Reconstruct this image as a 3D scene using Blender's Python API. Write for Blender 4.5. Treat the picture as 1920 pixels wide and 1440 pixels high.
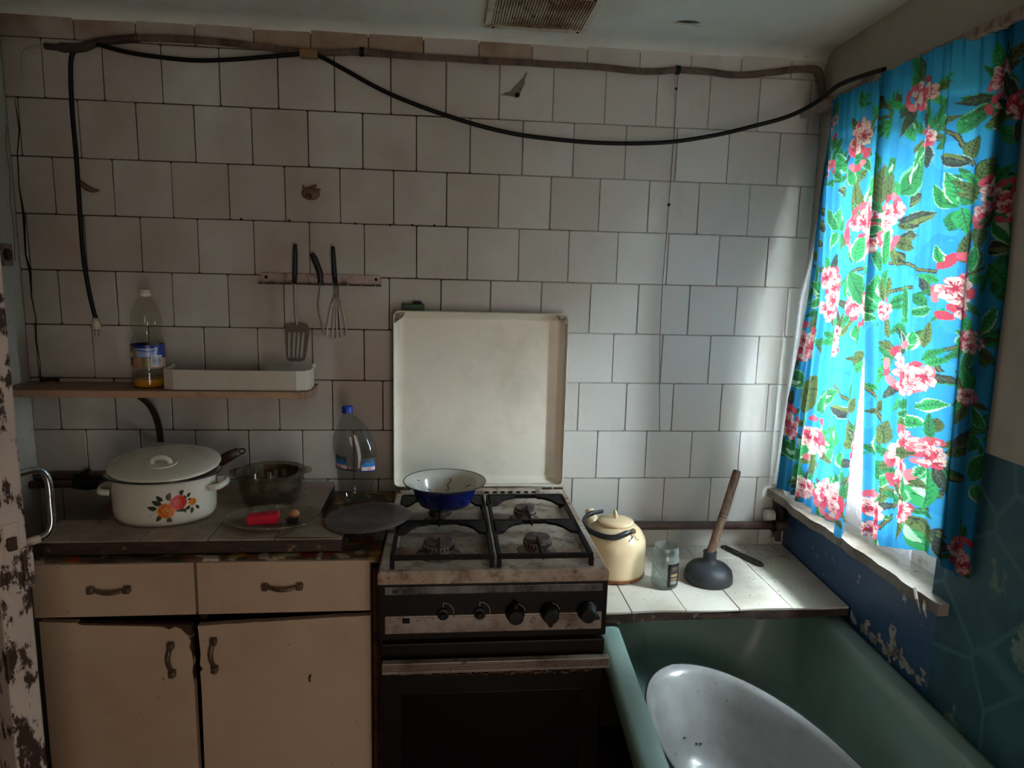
import bpy, bmesh, math, random
import numpy as np
from mathutils import Vector, Matrix

random.seed(7)
for o in list(bpy.data.objects):
    bpy.data.objects.remove(o)
SC = bpy.context.scene
COL = SC.collection
PI = math.pi

# ---------------------------------------------------------------- camera
cam_d = bpy.data.cameras.new('camera')
cam_d.sensor_width = 36.0
cam_d.lens = 1295.0 / 1920.0 * 36.0
cam_d.clip_start = 0.02
cam = bpy.data.objects.new('camera', cam_d)
COL.objects.link(cam)
RX = Vector((0.99505495, -0.09615534, 0.02489582))
DN = Vector((0.00920748, -0.16027156, -0.98703001))
FW = Vector((0.09889829, 0.98237833, -0.15859366))
m = Matrix.Identity(4)
for i in range(3):
    m[i][0], m[i][1], m[i][2] = RX[i], -DN[i], -FW[i]
m[0][3], m[1][3], m[2][3] = 0.99584, -2.07753, 1.50084
cam.matrix_world = m
SC.camera = cam

# ---------------------------------------------------------------- sky, exposure
world = bpy.data.worlds.new('overcast_sky')
SC.world = world
world.use_nodes = True
bg = world.node_tree.nodes['Background']
bg.inputs[0].default_value = (0.87, 0.93, 1.0, 1)
bg.inputs[1].default_value = 130.0
vs = SC.view_settings
vs.view_transform = 'Standard'
vs.look = 'None'
vs.gamma = 1.0
vs.use_curve_mapping = False
vs.exposure = 0.0
SC.cycles.use_denoising = True
SC.cycles.max_bounces = 14
SC.cycles.diffuse_bounces = 7
SC.cycles.transparent_max_bounces = 24
SC.cycles.sample_clamp_indirect = 6.0
SC.cycles.caustics_reflective = False
SC.cycles.caustics_refractive = False

def portal(name, loc, normal, w, h):
    """daylight portal in an opening: only steers the sky sampling"""
    d = bpy.data.lights.new(name, 'AREA')
    d.shape = 'RECTANGLE'
    d.size, d.size_y = w, h
    o = bpy.data.objects.new(name, d)
    COL.objects.link(o)
    o.location = loc
    o.rotation_euler = Vector(normal).to_track_quat('-Z', 'Z').to_euler()
    d.cycles.is_portal = True
    return o
portal('window_daylight', (2.26, -0.465, 1.37), (-1, 0, 0), 0.60, 1.16)


# fill light added at the doorway opening, for the light from behind the camera
dl = bpy.data.lights.new('doorway_fill', 'AREA')
dl.shape = 'RECTANGLE'; dl.size, dl.size_y = 0.78, 1.55
dl.color = (1.0, 0.85, 0.73)
dl.energy = 16.5
dlo = bpy.data.objects.new('doorway_fill', dl); COL.objects.link(dlo)
dlo.location = (1.58, -3.31, 0.80)
dlo.rotation_euler = Vector((0, 1, 0)).to_track_quat('-Z', 'Z').to_euler()

# ---------------------------------------------------------------- helpers
def lin(c):
    return tuple(((v / 255.0) / 12.92 if v <= 10 else ((v / 255.0 + 0.055) / 1.055) ** 2.4) for v in c)

class MB:
    """collects geometry of one mesh, in world metres"""
    def __init__(s):
        s.v, s.f, s.m = [], [], []
    def add(s, vs_, fs_, mi=0):
        b = len(s.v)
        s.v += [tuple(p) for p in vs_]
        s.f += [tuple(b + i for i in f) for f in fs_]
        s.m += [mi] * len(fs_)
        return s
    def box(s, x0, y0, z0, x1, y1, z1, mi=0):
        x0, x1 = min(x0, x1), max(x0, x1); y0, y1 = min(y0, y1), max(y0, y1); z0, z1 = min(z0, z1), max(z0, z1)
        return s.add([(x0, y0, z0), (x1, y0, z0), (x1, y1, z0), (x0, y1, z0), (x0, y0, z1), (x1, y0, z1), (x1, y1, z1), (x0, y1, z1)],
                     [(0, 3, 2, 1), (4, 5, 6, 7), (0, 1, 5, 4), (1, 2, 6, 5), (2, 3, 7, 6), (3, 0, 4, 7)], mi)
    def quad(s, a, b, c, d, mi=0):
        return s.add([a, b, c, d], [(0, 1, 2, 3)], mi)
    def lathe(s, prof, seg=32, c=(0, 0, 0), sx=1.0, sy=1.0, mi=0, power=None):
        cx, cy, cz = c
        vs_, fs_, rings = [], [], []
        for r, z in prof:
            if r < 1e-6:
                rings.append([len(vs_)]); vs_.append((cx, cy, cz + z))
            else:
                ring = []
                for k in range(seg):
                    t = 2 * PI * k / seg
                    ct, st = math.cos(t), math.sin(t)
                    if power:
                        ct = math.copysign(abs(ct) ** power, ct); st = math.copysign(abs(st) ** power, st)
                    ring.append(len(vs_)); vs_.append((cx + r * sx * ct, cy + r * sy * st, cz + z))
                rings.append(ring)
        for a, b in zip(rings[:-1], rings[1:]):
            for k in range(seg):
                k2 = (k + 1) % seg
                if len(a) == 1 and len(b) == 1:
                    continue
                if len(a) == 1:
                    fs_.append((a[0], b[k2], b[k]))
                elif len(b) == 1:
                    fs_.append((a[k], a[k2], b[0]))
                else:
                    fs_.append((a[k], a[k2], b[k2], b[k]))
        return s.add(vs_, fs_, mi)
    def rings(s, rs, seg=32, mi=0, cap0=True, cap1=True):
        """stack of elliptical rings (cx, cy, cz, rx, ry)"""
        vs_, fs_ = [], []
        for cx, cy, cz, rx, ry in rs:
            for k in range(seg):
                t = 2 * PI * k / seg
                vs_.append((cx + rx * math.cos(t), cy + ry * math.sin(t), cz))
        for i in range(len(rs) - 1):
            for k in range(seg):
                k2 = (k + 1) % seg
                fs_.append((i * seg + k, i * seg + k2, (i + 1) * seg + k2, (i + 1) * seg + k))
        if cap0: fs_.append(tuple(range(seg))[::-1])
        if cap1: fs_.append(tuple((len(rs) - 1) * seg + k for k in range(seg)))
        return s.add(vs_, fs_, mi)
    def tube(s, pts, r, seg=10, mi=0, cap=True, flat=1.0, closed=False):
        pts = [Vector(p) for p in pts]
        n = len(pts)
        rs = r if isinstance(r, (list, tuple)) else [r] * n
        vs_, fs_ = [], []
        up = None
        for i, p in enumerate(pts):
            if closed:
                d = (pts[(i + 1) % n] - pts[i - 1]).normalized()
            else:
                d = (pts[min(i + 1, n - 1)] - pts[max(i - 1, 0)]).normalized()
            if up is None:
                ref = Vector((0, 0, 1)) if abs(d.z) < 0.9 else Vector((0, 1, 0))
                up = (ref - d * ref.dot(d)).normalized()
            else:
                up = (up - d * up.dot(d))
                up = up.normalized() if up.length > 1e-6 else Vector((0, 1, 0))
            sd = d.cross(up)
            for k in range(seg):
                t = 2 * PI * k / seg
                vs_.append(p + (up * math.cos(t) + sd * math.sin(t) * flat) * rs[i])
        last = n if closed else n - 1
        for i in range(last):
            j = (i + 1) % n
            for k in range(seg):
                k2 = (k + 1) % seg
                fs_.append((i * seg + k, i * seg + k2, j * seg + k2, j * seg + k))
        if cap and not closed:
            fs_.append(tuple(range(seg))[::-1])
            fs_.append(tuple((n - 1) * seg + k for k in range(seg)))
        return s.add(vs_, fs_, mi)
    def prism(s, poly, h0, h1, plane='xy', mi=0):
        """closed outline extruded along the remaining axis"""
        def P(a, b, h):
            return {'xy': (a, b, h), 'xz': (a, h, b), 'yz': (h, a, b)}[plane]
        n = len(poly)
        vs_ = [P(a, b, h0) for a, b in poly] + [P(a, b, h1) for a, b in poly]
        fs_ = [tuple(range(n))[::-1], tuple(range(n, 2 * n))]
        fs_ += [(i, (i + 1) % n, n + (i + 1) % n, n + i) for i in range(n)]
        return s.add(vs_, fs_, mi)
    def xf(s, M):
        s.v = [tuple(M @ Vector(p)) for p in s.v]
        return s

def smooth_path(pts, n=6):
    """Catmull-Rom through the points"""
    P = [Vector(p) for p in pts]
    out = []
    for i in range(len(P) - 1):
        p0, p1, p2, p3 = P[max(i - 1, 0)], P[i], P[i + 1], P[min(i + 2, len(P) - 1)]
        for k in range(n):
            t = k / n
            out.append(0.5 * ((2 * p1) + (p2 - p0) * t + (2 * p0 - 5 * p1 + 4 * p2 - p3) * t * t + (3 * p1 - p0 - 3 * p2 + p3) * t ** 3))
    out.append(P[-1])
    return out

OFF = {}
def link_mesh(name, mb, mat, parent=None, smooth=False, bevel=0.0, bseg=2, base=None, kind=None):
    off = Vector(OFF[parent.name]) if parent is not None else Vector(base if base is not None else (0, 0, 0))
    me = bpy.data.meshes.new(name)
    me.from_pydata([tuple(Vector(p) - off) for p in mb.v], [], mb.f)
    mats = mat if isinstance(mat, (list, tuple)) else [mat]
    for mm in mats:
        me.materials.append(mm)
    if len(mats) > 1:
        me.polygons.foreach_set('material_index', mb.m)
    bm = bmesh.new(); bm.from_mesh(me)
    bmesh.ops.recalc_face_normals(bm, faces=bm.faces)
    if bevel > 0:
        ed = [e for e in bm.edges if len(e.link_faces) == 2 and e.calc_face_angle(0) > 0.5]
        bmesh.ops.bevel(bm, geom=ed, offset=bevel, segments=bseg, affect='EDGES', profile=0.5, clamp_overlap=True)
    bm.to_mesh(me); bm.free()
    if smooth:
        me.polygons.foreach_set('use_smooth', [True] * len(me.polygons))
        if smooth is not True:
            me.set_sharp_from_angle(angle=math.radians(smooth))
    o = bpy.data.objects.new(name, me)
    COL.objects.link(o)
    if parent is not None:
        o.parent = parent
    else:
        o.location = off
    OFF[o.name] = tuple(off)
    if kind: o['kind'] = kind
    return o
def part(name, mb, mat, parent, smooth=False, bevel=0.0, bseg=2, label=None, kind=None):
    o = link_mesh(name, mb, mat, parent, smooth, bevel, bseg, kind=kind)
    if label: o['label'] = label
    return o
def struct(name, mb, mat, parent=None, **k):
    o = link_mesh(name, mb, mat, parent, **k)
    o['kind'] = 'structure'
    return o
def tag(o, label, cat, group=None):
    o['label'] = label; o['category'] = cat
    if group: o['group'] = group
    return o
def thing(name, label, cat, loc, group=None):
    o = bpy.data.objects.new(name, None)
    o.empty_display_size = 0.05
    COL.objects.link(o)
    o.location = loc
    OFF[o.name] = tuple(loc)
    return tag(o, label, cat, group)
def solo(name, mb, mat, label, cat, base, smooth=False, bevel=0.0, bseg=2, group=None, kind=None):
    o = link_mesh(name, mb, mat, None, smooth, bevel, bseg, base=base, kind=kind)
    return tag(o, label, cat, group)

# ---------------------------------------------------------------- materials
class N:
    def __init__(s, name):
        s.m = bpy.data.materials.new(name); s.m.use_nodes = True
        s.t = s.m.node_tree; s.t.nodes.clear()
        s.out = s.new('ShaderNodeOutputMaterial')
        s.geo = s.new('ShaderNodeNewGeometry')
    def new(s, k, **kw):
        n = s.t.nodes.new(k)
        for a, b in kw.items(): setattr(n, a, b)
        return n
    def link(s, a, b): s.t.links.new(a, b)
    def noise(s, scale, detail=4, rough=0.6, stretch=(1, 1, 1), off=0.0):
        mp = s.new('ShaderNodeMapping')
        mp.inputs['Scale'].default_value = stretch
        mp.inputs['Location'].default_value = (off, off * 1.7, off * 0.6)
        s.link(s.geo.outputs['Position'], mp.inputs['Vector'])
        n = s.new('ShaderNodeTexNoise')
        n.inputs['Scale'].default_value = scale; n.inputs['Detail'].default_value = detail; n.inputs['Roughness'].default_value = rough
        s.link(mp.outputs[0], n.inputs['Vector'])
        return n.outputs['Fac']
    def ramp(s, fac, lo, hi):
        r = s.new('ShaderNodeMapRange')
        r.inputs['From Min'].default_value = lo; r.inputs['From Max'].default_value = hi
        s.link(fac, r.inputs['Value'])
        return r.outputs[0]
    def math(s, op, a, b):
        n = s.new('ShaderNodeMath', operation=op, use_clamp=False)
        for i, v in enumerate((a, b)):
            if isinstance(v, (int, float)): n.inputs[i].default_value = v
            else: s.link(v, n.inputs[i])
        return n.outputs[0]
    def mix(s, fac, a, b):
        n = s.new('ShaderNodeMix', data_type='RGBA')
        if isinstance(fac, (int, float)): n.inputs[0].default_value = fac
        else: s.link(fac, n.inputs[0])
        for i, v in ((6, a), (7, b)):
            if isinstance(v, tuple): n.inputs[i].default_value = (*v[:3], 1)
            else: s.link(v, n.inputs[i])
        return n.outputs[2]

def mat(name, c, rough=0.5, metal=0.0, spec=0.5, dirt=(), bump=None, rnd=0.0, coat=0.0, attr=None, rdirt=0.0):
    """painted / plain material; dirt: (scale, lo, hi, colour[, stretch]) noise stains on top"""
    n = N(name)
    b = n.new('ShaderNodeBsdfPrincipled')
    n.link(b.outputs[0], n.out.inputs[0])
    col = lin(c)
    if attr:
        a = n.new('ShaderNodeAttribute'); a.attribute_name = attr
        col = a.outputs['Color']
    if rnd:
        oi = n.new('ShaderNodeObjectInfo')
        r0 = n.ramp(oi.outputs['Random'], 0, 1)
        col = n.mix(r0, col, tuple(v * (1 - rnd) * (1, 0.985, 0.94)[i] for i, v in enumerate(lin(c))))
    rf = None
    for i, d in enumerate(dirt):
        st = d[4] if len(d) > 4 else (1, 1, 1)
        f = n.ramp(n.noise(d[0], 6, 0.65, st, off=i * 3.1 + len(name) * 0.37), d[1], d[2])
        col = n.mix(f, col, lin(d[3]))
        rf = f
    if isinstance(col, tuple):
        b.inputs['Base Color'].default_value = (*col, 1)
    else:
        n.link(col, b.inputs['Base Color'])
    b.inputs['Roughness'].default_value = rough
    if rdirt and rf is not None:
        n.link(n.math('ADD', n.math('MULTIPLY', rf, rdirt), rough), b.inputs['Roughness'])
    b.inputs['Metallic'].default_value = metal
    b.inputs['Specular IOR Level'].default_value = spec
    b.inputs['Coat Weight'].default_value = coat
    if bump:
        bn = n.new('ShaderNodeBump')
        bn.inputs['Strength'].default_value = bump[1]; bn.inputs['Distance'].default_value = bump[2] if len(bump) > 2 else 0.002
        n.link(n.noise(bump[0], 5), bn.inputs['Height'])
        n.link(bn.outputs[0], b.inputs['Normal'])
    return n.m

def clear_mat(name, tint, gloss=0.10, rough=0.05, haze=0.0, hazecol=(200, 200, 200)):
    """thin clear plastic or glass: mostly transparent with a fresnel sheen"""
    n = N(name)
    tr = n.new('ShaderNodeBsdfTransparent'); tr.inputs[0].default_value = (*lin(tint), 1)
    gl = n.new('ShaderNodeBsdfGlossy'); gl.inputs['Roughness'].default_value = rough
    lw = n.new('ShaderNodeLayerWeight'); lw.inputs['Blend'].default_value = 0.5
    f = n.math('ADD', n.math('MULTIPLY', n.math('POWER', lw.outputs['Facing'], 4.0), 0.35), gloss * 0.5)
    mx = n.new('ShaderNodeMixShader')
    n.link(f, mx.inputs[0]); n.link(tr.outputs[0], mx.inputs[1]); n.link(gl.outputs[0], mx.inputs[2])
    last = mx.outputs[0]
    if haze:
        df = n.new('ShaderNodeBsdfDiffuse'); df.inputs[0].default_value = (*lin(hazecol), 1)
        m2 = n.new('ShaderNodeMixShader')
        hz = n.ramp(n.noise(28, 5, 0.65), 0.35, 0.75)
        n.link(n.math('MULTIPLY', hz, haze), m2.inputs[0])
        n.link(last, m2.inputs[1]); n.link(df.outputs[0], m2.inputs[2])
        last = m2.outputs[0]
    n.link(last, n.out.inputs[0])
    return n.m

# --- print: shapes drawn into a colour raster, used as colour attribute of a fine mesh
class Raster:
    def __init__(s, w, h, res, bgc=None):
        s.res = res; s.nx = int(round(w / res)) + 1; s.ny = int(round(h / res)) + 1
        s.c = np.zeros((s.ny, s.nx, 3)); s.a = np.zeros((s.ny, s.nx), bool)
        if bgc is not None:
            s.c[:] = lin(bgc); s.a[:] = True
    def poly(s, pts, col):
        P = np.array(pts) / s.res
        x0, y0 = np.floor(P.min(0)).astype(int); x1, y1 = np.ceil(P.max(0)).astype(int)
        x0, y0 = max(x0, 0), max(y0, 0); x1, y1 = min(x1, s.nx - 1), min(y1, s.ny - 1)
        if x1 < x0 or y1 < y0: return
        X, Y = np.meshgrid(np.arange(x0, x1 + 1), np.arange(y0, y1 + 1))
        ins = np.zeros(X.shape, bool)
        q = P[-1]
        for p in P:
            if p[1] != q[1]:
                c = (p[1] > Y) != (q[1] > Y)
                ins ^= c & (X < (q[0] - p[0]) * (Y - p[1]) / (q[1] - p[1]) + p[0])
            q = p
        sub = s.c[y0:y1 + 1, x0:x1 + 1]; sub[ins] = lin(col)
        s.a[y0:y1 + 1, x0:x1 + 1] |= ins
    def ell(s, cx, cy, rx, ry, col, rot=0.0, n=18):
        c, d = math.cos(rot), math.sin(rot)
        s.poly([(cx + rx * math.cos(t) * c - ry * math.sin(t) * d, cy + rx * math.cos(t) * d + ry * math.sin(t) * c) for t in np.linspace(0, 2 * PI, n, endpoint=False)], col)
    def line(s, pts, w, col):
        for (x0, y0), (x1, y1) in zip(pts[:-1], pts[1:]):
            L = math.hypot(x1 - x0, y1 - y0) or 1e-6
            nx, ny = -(y1 - y0) / L * w / 2, (x1 - x0) / L * w / 2
            ex, ey = (x1 - x0) / L * w * 0.3, (y1 - y0) / L * w * 0.3
            s.poly([(x0 + nx - ex, y0 + ny - ey), (x0 - nx - ex, y0 - ny - ey), (x1 - nx + ex, y1 - ny + ey), (x1 + nx + ex, y1 + ny + ey)], col)
    def rect(s, x0, y0, x1, y1, col):
        s.poly([(x0, y0), (x1, y0), (x1, y1), (x0, y1)], col)
    def leaf(s, x0, y0, x1, y1, w, col, vein=None, edge=None, bend=0.15):
        L = math.hypot(x1 - x0, y1 - y0) or 1e-6
        dx, dy = (x1 - x0) / L, (y1 - y0) / L
        def outline(k):
            pts = []
            for sgn in (1, -1):
                ts = np.linspace(0, 1, 9) if sgn == 1 else np.linspace(1, 0, 9)[1:-1]
                for t in ts:
                    h = sgn * w / 2 * k * (math.sin(PI * t ** 0.8) ** 0.85 if 0 < t < 1 else 0) + bend * w * math.sin(PI * t)
                    pts.append((x0 + dx * L * t - dy * h, y0 + dy * L * t + dx * h))
            return pts
        if edge: s.poly(outline(1.22), edge)
        s.poly(outline(1.0), col)
        if vein:
            mid = [(x0 + dx * L * t - dy * bend * w * math.sin(PI * t), y0 + dy * L * t + dx * bend * w * math.sin(PI * t)) for t in np.linspace(0.05, 0.92, 7)]
            s.line(mid, max(s.res * 1.2, w * 0.05), vein)
            for i in (1, 2, 3, 4):
                mx, my = mid[i]
                for sg in (1, -1):
                    s.line([(mx, my), (mx + dx * L * 0.13 - dy * sg * w * 0.3, my + dy * L * 0.13 + dx * sg * w * 0.3)], max(s.res, w * 0.03), vein)
    def sample(s, x, y):
        i = np.clip(np.rint(np.asarray(y) / s.res).astype(int), 0, s.ny - 1); j = np.clip(np.rint(np.asarray(x) / s.res).astype(int), 0, s.nx - 1)
        return s.c[i, j]
def colour_attr(me, cols):
    at = me.color_attributes.new('print', 'FLOAT_COLOR', 'POINT')
    a = np.ones((len(me.vertices), 4), np.float32); a[:, :3] = cols
    at.data.foreach_set('color', a.ravel())
def print_part(name, ras, fn, mat_, parent, label=None):
    """the painted cells of a raster as a thin skin; fn(x, y) -> world point"""
    ids = -np.ones((ras.ny, ras.nx), int)
    vs_, cs_, fs_ = [], [], []
    cell = ras.a[:-1, :-1] & ras.a[1:, :-1] & ras.a[:-1, 1:] & ras.a[1:, 1:]
    off = Vector(OFF[parent.name])
    for i, j in zip(*np.nonzero(cell)):
        q = []
        for a, b in ((i, j), (i, j + 1), (i + 1, j + 1), (i + 1, j)):
            if ids[a, b] < 0:
                ids[a, b] = len(vs_); vs_.append(tuple(Vector(fn(b * ras.res, a * ras.res)) - off)); cs_.append(ras.c[a, b])
            q.append(ids[a, b])
        fs_.append(q)
    me = bpy.data.meshes.new(name); me.from_pydata(vs_, [], fs_); me.materials.append(mat_)
    me.polygons.foreach_set('use_smooth', [True] * len(fs_))
    colour_attr(me, np.array(cs_))
    o = bpy.data.objects.new(name, me); COL.objects.link(o); o.parent = parent
    OFF[o.name] = tuple(off)
    if label: o['label'] = label
    return o
def text_pts(body, size, shear=0.0):
    """outline of a word as flat mesh data (verts, faces)"""
    cu = bpy.data.curves.new('lettering', 'FONT'); cu.body = body; cu.size = size; cu.shear = shear; cu.resolution_u = 2
    to = bpy.data.objects.new('lettering', cu); COL.objects.link(to)
    dg = bpy.context.evaluated_depsgraph_get()
    me = bpy.data.meshes.new_from_object(to.evaluated_get(dg))
    r = [tuple(v.co) for v in me.vertices], [tuple(p.vertices) for p in me.polygons]
    bpy.data.objects.remove(to); bpy.data.curves.remove(cu); bpy.data.meshes.remove(me)
    return r
def text_part(name, body, size, fn, mat_, parent, shear=0.0):
    v, f = text_pts(body, size, shear)
    mb = MB(); mb.add([fn(p[0], p[1]) for p in v], f)
    return part(name, mb, mat_, parent)
# ---------------------------------------------------------------- the room
M = {}
def tile_material():
    n = N('glazed_tile')
    b = n.new('ShaderNodeBsdfPrincipled'); n.link(b.outputs[0], n.out.inputs[0])
    oi = n.new('ShaderNodeObjectInfo')
    col = n.mix(oi.outputs['Random'], lin((214, 212, 208)), lin((198, 194, 186)))
    # kitchen grease: strongest around the stove and under the ceiling, away from the window end
    sx = n.new('ShaderNodeSeparateXYZ'); n.link(n.geo.outputs['Position'], sx.inputs[0])
    grease = n.ramp(n.noise(2.3, 5, 0.6), 0.25, 0.70)
    away = n.ramp(sx.outputs['X'], 1.55, 0.9)
    col = n.mix(n.math('MULTIPLY', n.math('MULTIPLY', grease, away), 0.75), col, lin((146, 124, 106)))
    sp = n.ramp(n.noise(60, 3, 0.7, off=4), 0.72, 0.80)
    col = n.mix(n.math('MULTIPLY', sp, 0.5), col, lin((110, 92, 76)))
    st = n.ramp(n.noise(9, 6, 0.7, (1, 1, 0.5), off=9), 0.58, 0.8)
    col = n.mix(n.math('MULTIPLY', st, 0.28), col, lin((140, 126, 110)))
    top = n.ramp(sx.outputs['Z'], 2.06, 2.12)
    rust = n.ramp(n.noise(4.2, 4, 0.5, off=2), 0.45, 0.62)
    col = n.mix(n.math('MULTIPLY', n.math('MULTIPLY', top, rust), n.math('MULTIPLY', away, 0.8)), col, lin((120, 88, 62)))
    n.link(col, b.inputs['Base Color'])
    n.link(n.math('ADD', n.math('MULTIPLY', grease, 0.12), 0.42), b.inputs['Roughness'])
    bn = n.new('ShaderNodeBump'); bn.inputs['Strength'].default_value = 0.12; bn.inputs['Distance'].default_value = 0.004
    n.link(n.noise(14, 3), bn.inputs['Height']); n.link(bn.outputs[0], b.inputs['Normal'])
    return n.m
M['tile'] = tile_material()
M['tile_brown'] = mat('leak_stained_tile', (164, 144, 126), .5, dirt=[(7, .42, .70, (134, 106, 84)), (3, .45, .70, (182, 168, 152))])
def grout_material():
    n = N('grout')
    b = n.new('ShaderNodeBsdfPrincipled'); n.link(b.outputs[0], n.out.inputs[0])
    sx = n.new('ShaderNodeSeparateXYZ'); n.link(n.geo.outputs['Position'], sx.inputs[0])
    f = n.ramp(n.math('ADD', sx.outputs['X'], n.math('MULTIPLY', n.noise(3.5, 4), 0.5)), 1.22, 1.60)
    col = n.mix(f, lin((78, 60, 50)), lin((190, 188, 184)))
    d = n.ramp(n.noise(22, 4, 0.6, off=3), 0.5, 0.64)
    col = n.mix(n.math('MULTIPLY', d, 0.5), col, lin((104, 90, 80)))
    col = n.mix(n.ramp(sx.outputs['Z'], .60, .56), col, lin((52, 44, 38)))      # below the tiling: dirt, plus the shade beside the stove painted in
    n.link(col, b.inputs['Base Color']); b.inputs['Roughness'].default_value = 0.9
    return n.m
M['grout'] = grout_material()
M['plaster'] = mat('wall_plaster', (176, 170, 160), 0.85, dirt=[(5, 0.5, 0.75, (150, 138, 124)), (30, 0.62, 0.72, (120, 104, 92))], bump=(40, 0.3, 0.003))
M['ceiling'] = mat('ceiling_paint', (226, 229, 220), 0.8, dirt=[(3, 0.5, 0.8, (200, 198, 184)), (45, 0.68, 0.74, (120, 112, 100))], bump=(25, 0.25, 0.003))
M['cream_wall'] = mat('cream_wall_paint', (188, 178, 166), 0.8, dirt=[(4, 0.5, 0.8, (160, 146, 132)), (50, 0.7, 0.76, (100, 84, 72))], bump=(30, 0.2, 0.003))
M['blue_paint'] = mat('blue_oil_paint', (44, 80, 120), 0.45, dirt=[(14, 0.66, 0.69, (176, 178, 178), (1, 1, 1)), (4, 0.5, 0.8, (34, 62, 98))], bump=(30, 0.2, 0.002))
M['floor'] = mat('floor_boards', (92, 62, 44), 0.6, dirt=[(6, 0.45, 0.7, (60, 42, 32), (1, 6, 1))])
M['dark_hall'] = mat('hall_wall', (120, 108, 96), 0.9)
def wallpaper():
    n = N('teal_wallpaper')
    b = n.new('ShaderNodeBsdfPrincipled'); n.link(b.outputs[0], n.out.inputs[0])
    col = n.mix(n.ramp(n.noise(7, 3), 0.4, 0.65), lin((34, 78, 94)), lin((50, 98, 108)))
    vo = n.new('ShaderNodeTexVoronoi', feature='DISTANCE_TO_EDGE'); vo.inputs['Scale'].default_value = 5.5
    n.link(n.geo.outputs['Position'], vo.inputs['Vector'])
    col = n.mix(n.ramp(vo.outputs['Distance'], 0.035, 0.012), col, lin((62, 110, 118)))
    v2 = n.new('ShaderNodeTexVoronoi'); v2.inputs['Scale'].default_value = 5.2
    n.link(n.geo.outputs['Position'], v2.inputs['Vector'])
    pt = n.math('ADD', v2.outputs['Distance'], n.math('MULTIPLY', n.noise(38, 2), 0.34))
    col = n.mix(n.ramp(pt, 0.46, 0.40), col, lin((112, 136, 122)))
    col = n.mix(n.ramp(pt, 0.29, 0.25), col, lin((80, 98, 76)))
    n.link(col, b.inputs['Base Color']); b.inputs['Roughness'].default_value = 0.65
    return n.m
M['wallpaper'] = wallpaper()

CEIL = 2.165
YF = -3.30                      # wall behind the camera
def xr(y): return 2.118 + 0.065 * y   # the right wall is a little out of square
# floor, ceiling, walls
struct('floor', MB().box(-1.6, YF - 0.1, -0.08, 2.6, 0.1, 0.0), M['floor'])
ceiling = struct('ceiling', MB().box(-1.6, YF - 0.1, CEIL, 2.6, 0.1, CEIL + 0.08), M['ceiling'])
# soft plaster cove between back wall and ceiling
mb = MB(); pv = []
for k in range(7):
    t = k / 6 * PI / 2
    pv.append((-0.055 + 0.055 * math.sin(t) * 1.0 - 0.0, CEIL - 0.028 + 0.028 * math.cos(t)))
poly = [(y - 0.004, z) for y, z in pv] + [(0.02, CEIL - 0.028), (0.02, CEIL + 0.01), (-0.059, CEIL + 0.01)]
mb.prism(poly, -0.18, 2.13, 'yz')
struct('trim_1', mb, M['ceiling'], smooth=50)
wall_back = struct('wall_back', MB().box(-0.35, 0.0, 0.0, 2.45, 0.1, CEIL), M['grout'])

ROWS = [  # z top, z bottom, joints along x
 (2.160, 2.0875, [-.18, .006, .163, .317, .471, .624, .780, .932, 1.087, 1.239, 1.397, 1.552, 1.705, 1.857, 2.01, 2.114]),
 (2.0875, 1.935, [-.18, -.08, .074, .225, .377, .533, .686, .841, .996, 1.147, 1.302, 1.455, 1.608, 1.766, 1.919, 2.076, 2.114]),
 (1.935, 1.7825, [-.18, -.15, .003, .152, .305, .458, .611, .762, .913, 1.066, 1.218, 1.367, 1.522, 1.676, 1.835, 1.993, 2.114]),
 (1.7825, 1.63, [-.18, -.074, .082, .237, .390, .544, .697, .848, 1.0, 1.152, 1.304, 1.451, 1.600, 1.754, 1.912, 2.071, 2.114]),
 (1.63, 1.4775, [-.18, -.153, -.003, .146, .300, .454, .609, .764, .914, 1.063, 1.214, 1.364, 1.513, 1.668, 1.827, 1.983, 2.114]),
 (1.4775, 1.325, [-.18, -.082, .072, .224, .377, .533, .687, .835, .986, 1.133, 1.286, 1.436, 1.584, 1.745, 1.896, 2.060, 2.114]),
 (1.325, 1.1725, [-.18, -.155, -.002, .151, .304, .455, .610, .761, .912, 1.063, 1.213, 1.364, 1.514, 1.668, 1.822, 1.978, 2.114]),
 (1.1725, 1.02, [-.18, -.105, .048, .205, .362, .511, .666, .815, .964, 1.113, 1.263, 1.412, 1.563, 1.713, 1.870, 2.023, 2.114]),
 (1.02, .8675, [-.186, -.039, .111, .267, .420, .576, .727, .877, 1.027, 1.177, 1.327, 1.477, 1.635, 1.783, 1.942, 2.095, 2.114]),
 (.8675, .715, [-.18, -.116, .037, .19, .343, .495, .648, .80, .95, 1.1, 1.25, 1.402, 1.552, 1.701, 1.855, 2.010, 2.114]),
 (.715, .5625, [-.18, -.04, .11, .265, .418, .57, 1.42, 1.571, 1.722, 1.874, 2.029, 2.114]),
]
rt = random.Random(3)
def tile_mesh(w, h, g=0.0016):
    me_v, me_f = [], []
    hw, hh, c, t = w / 2 - g, h / 2 - g, 0.0035, 0.0042
    c = min(c, hw * 0.4)
    for d, y in ((0.0, 0.0), (0.0, -t + 0.0012), (0.0012, -t)):
        for a, b in ((-hw + d + c, -hh + d), (hw - d - c, -hh + d), (hw - d, -hh + d + c), (hw - d, hh - d - c), (hw - d - c, hh - d), (-hw + d + c, hh - d), (-hw + d, hh - d - c), (-hw + d, -hh + d + c)):
            me_v.append((a, y, b))
    for r in range(2):
        for k in range(8):
            me_f.append((r * 8 + k, r * 8 + (k + 1) % 8, (r + 1) * 8 + (k + 1) % 8, (r + 1) * 8 + k))
    me_f.append(tuple(range(16, 24)))
    me = bpy.data.meshes.new('tile'); me.from_pydata(me_v, [], me_f); me.materials.append(M['tile'])
    return me
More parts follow.
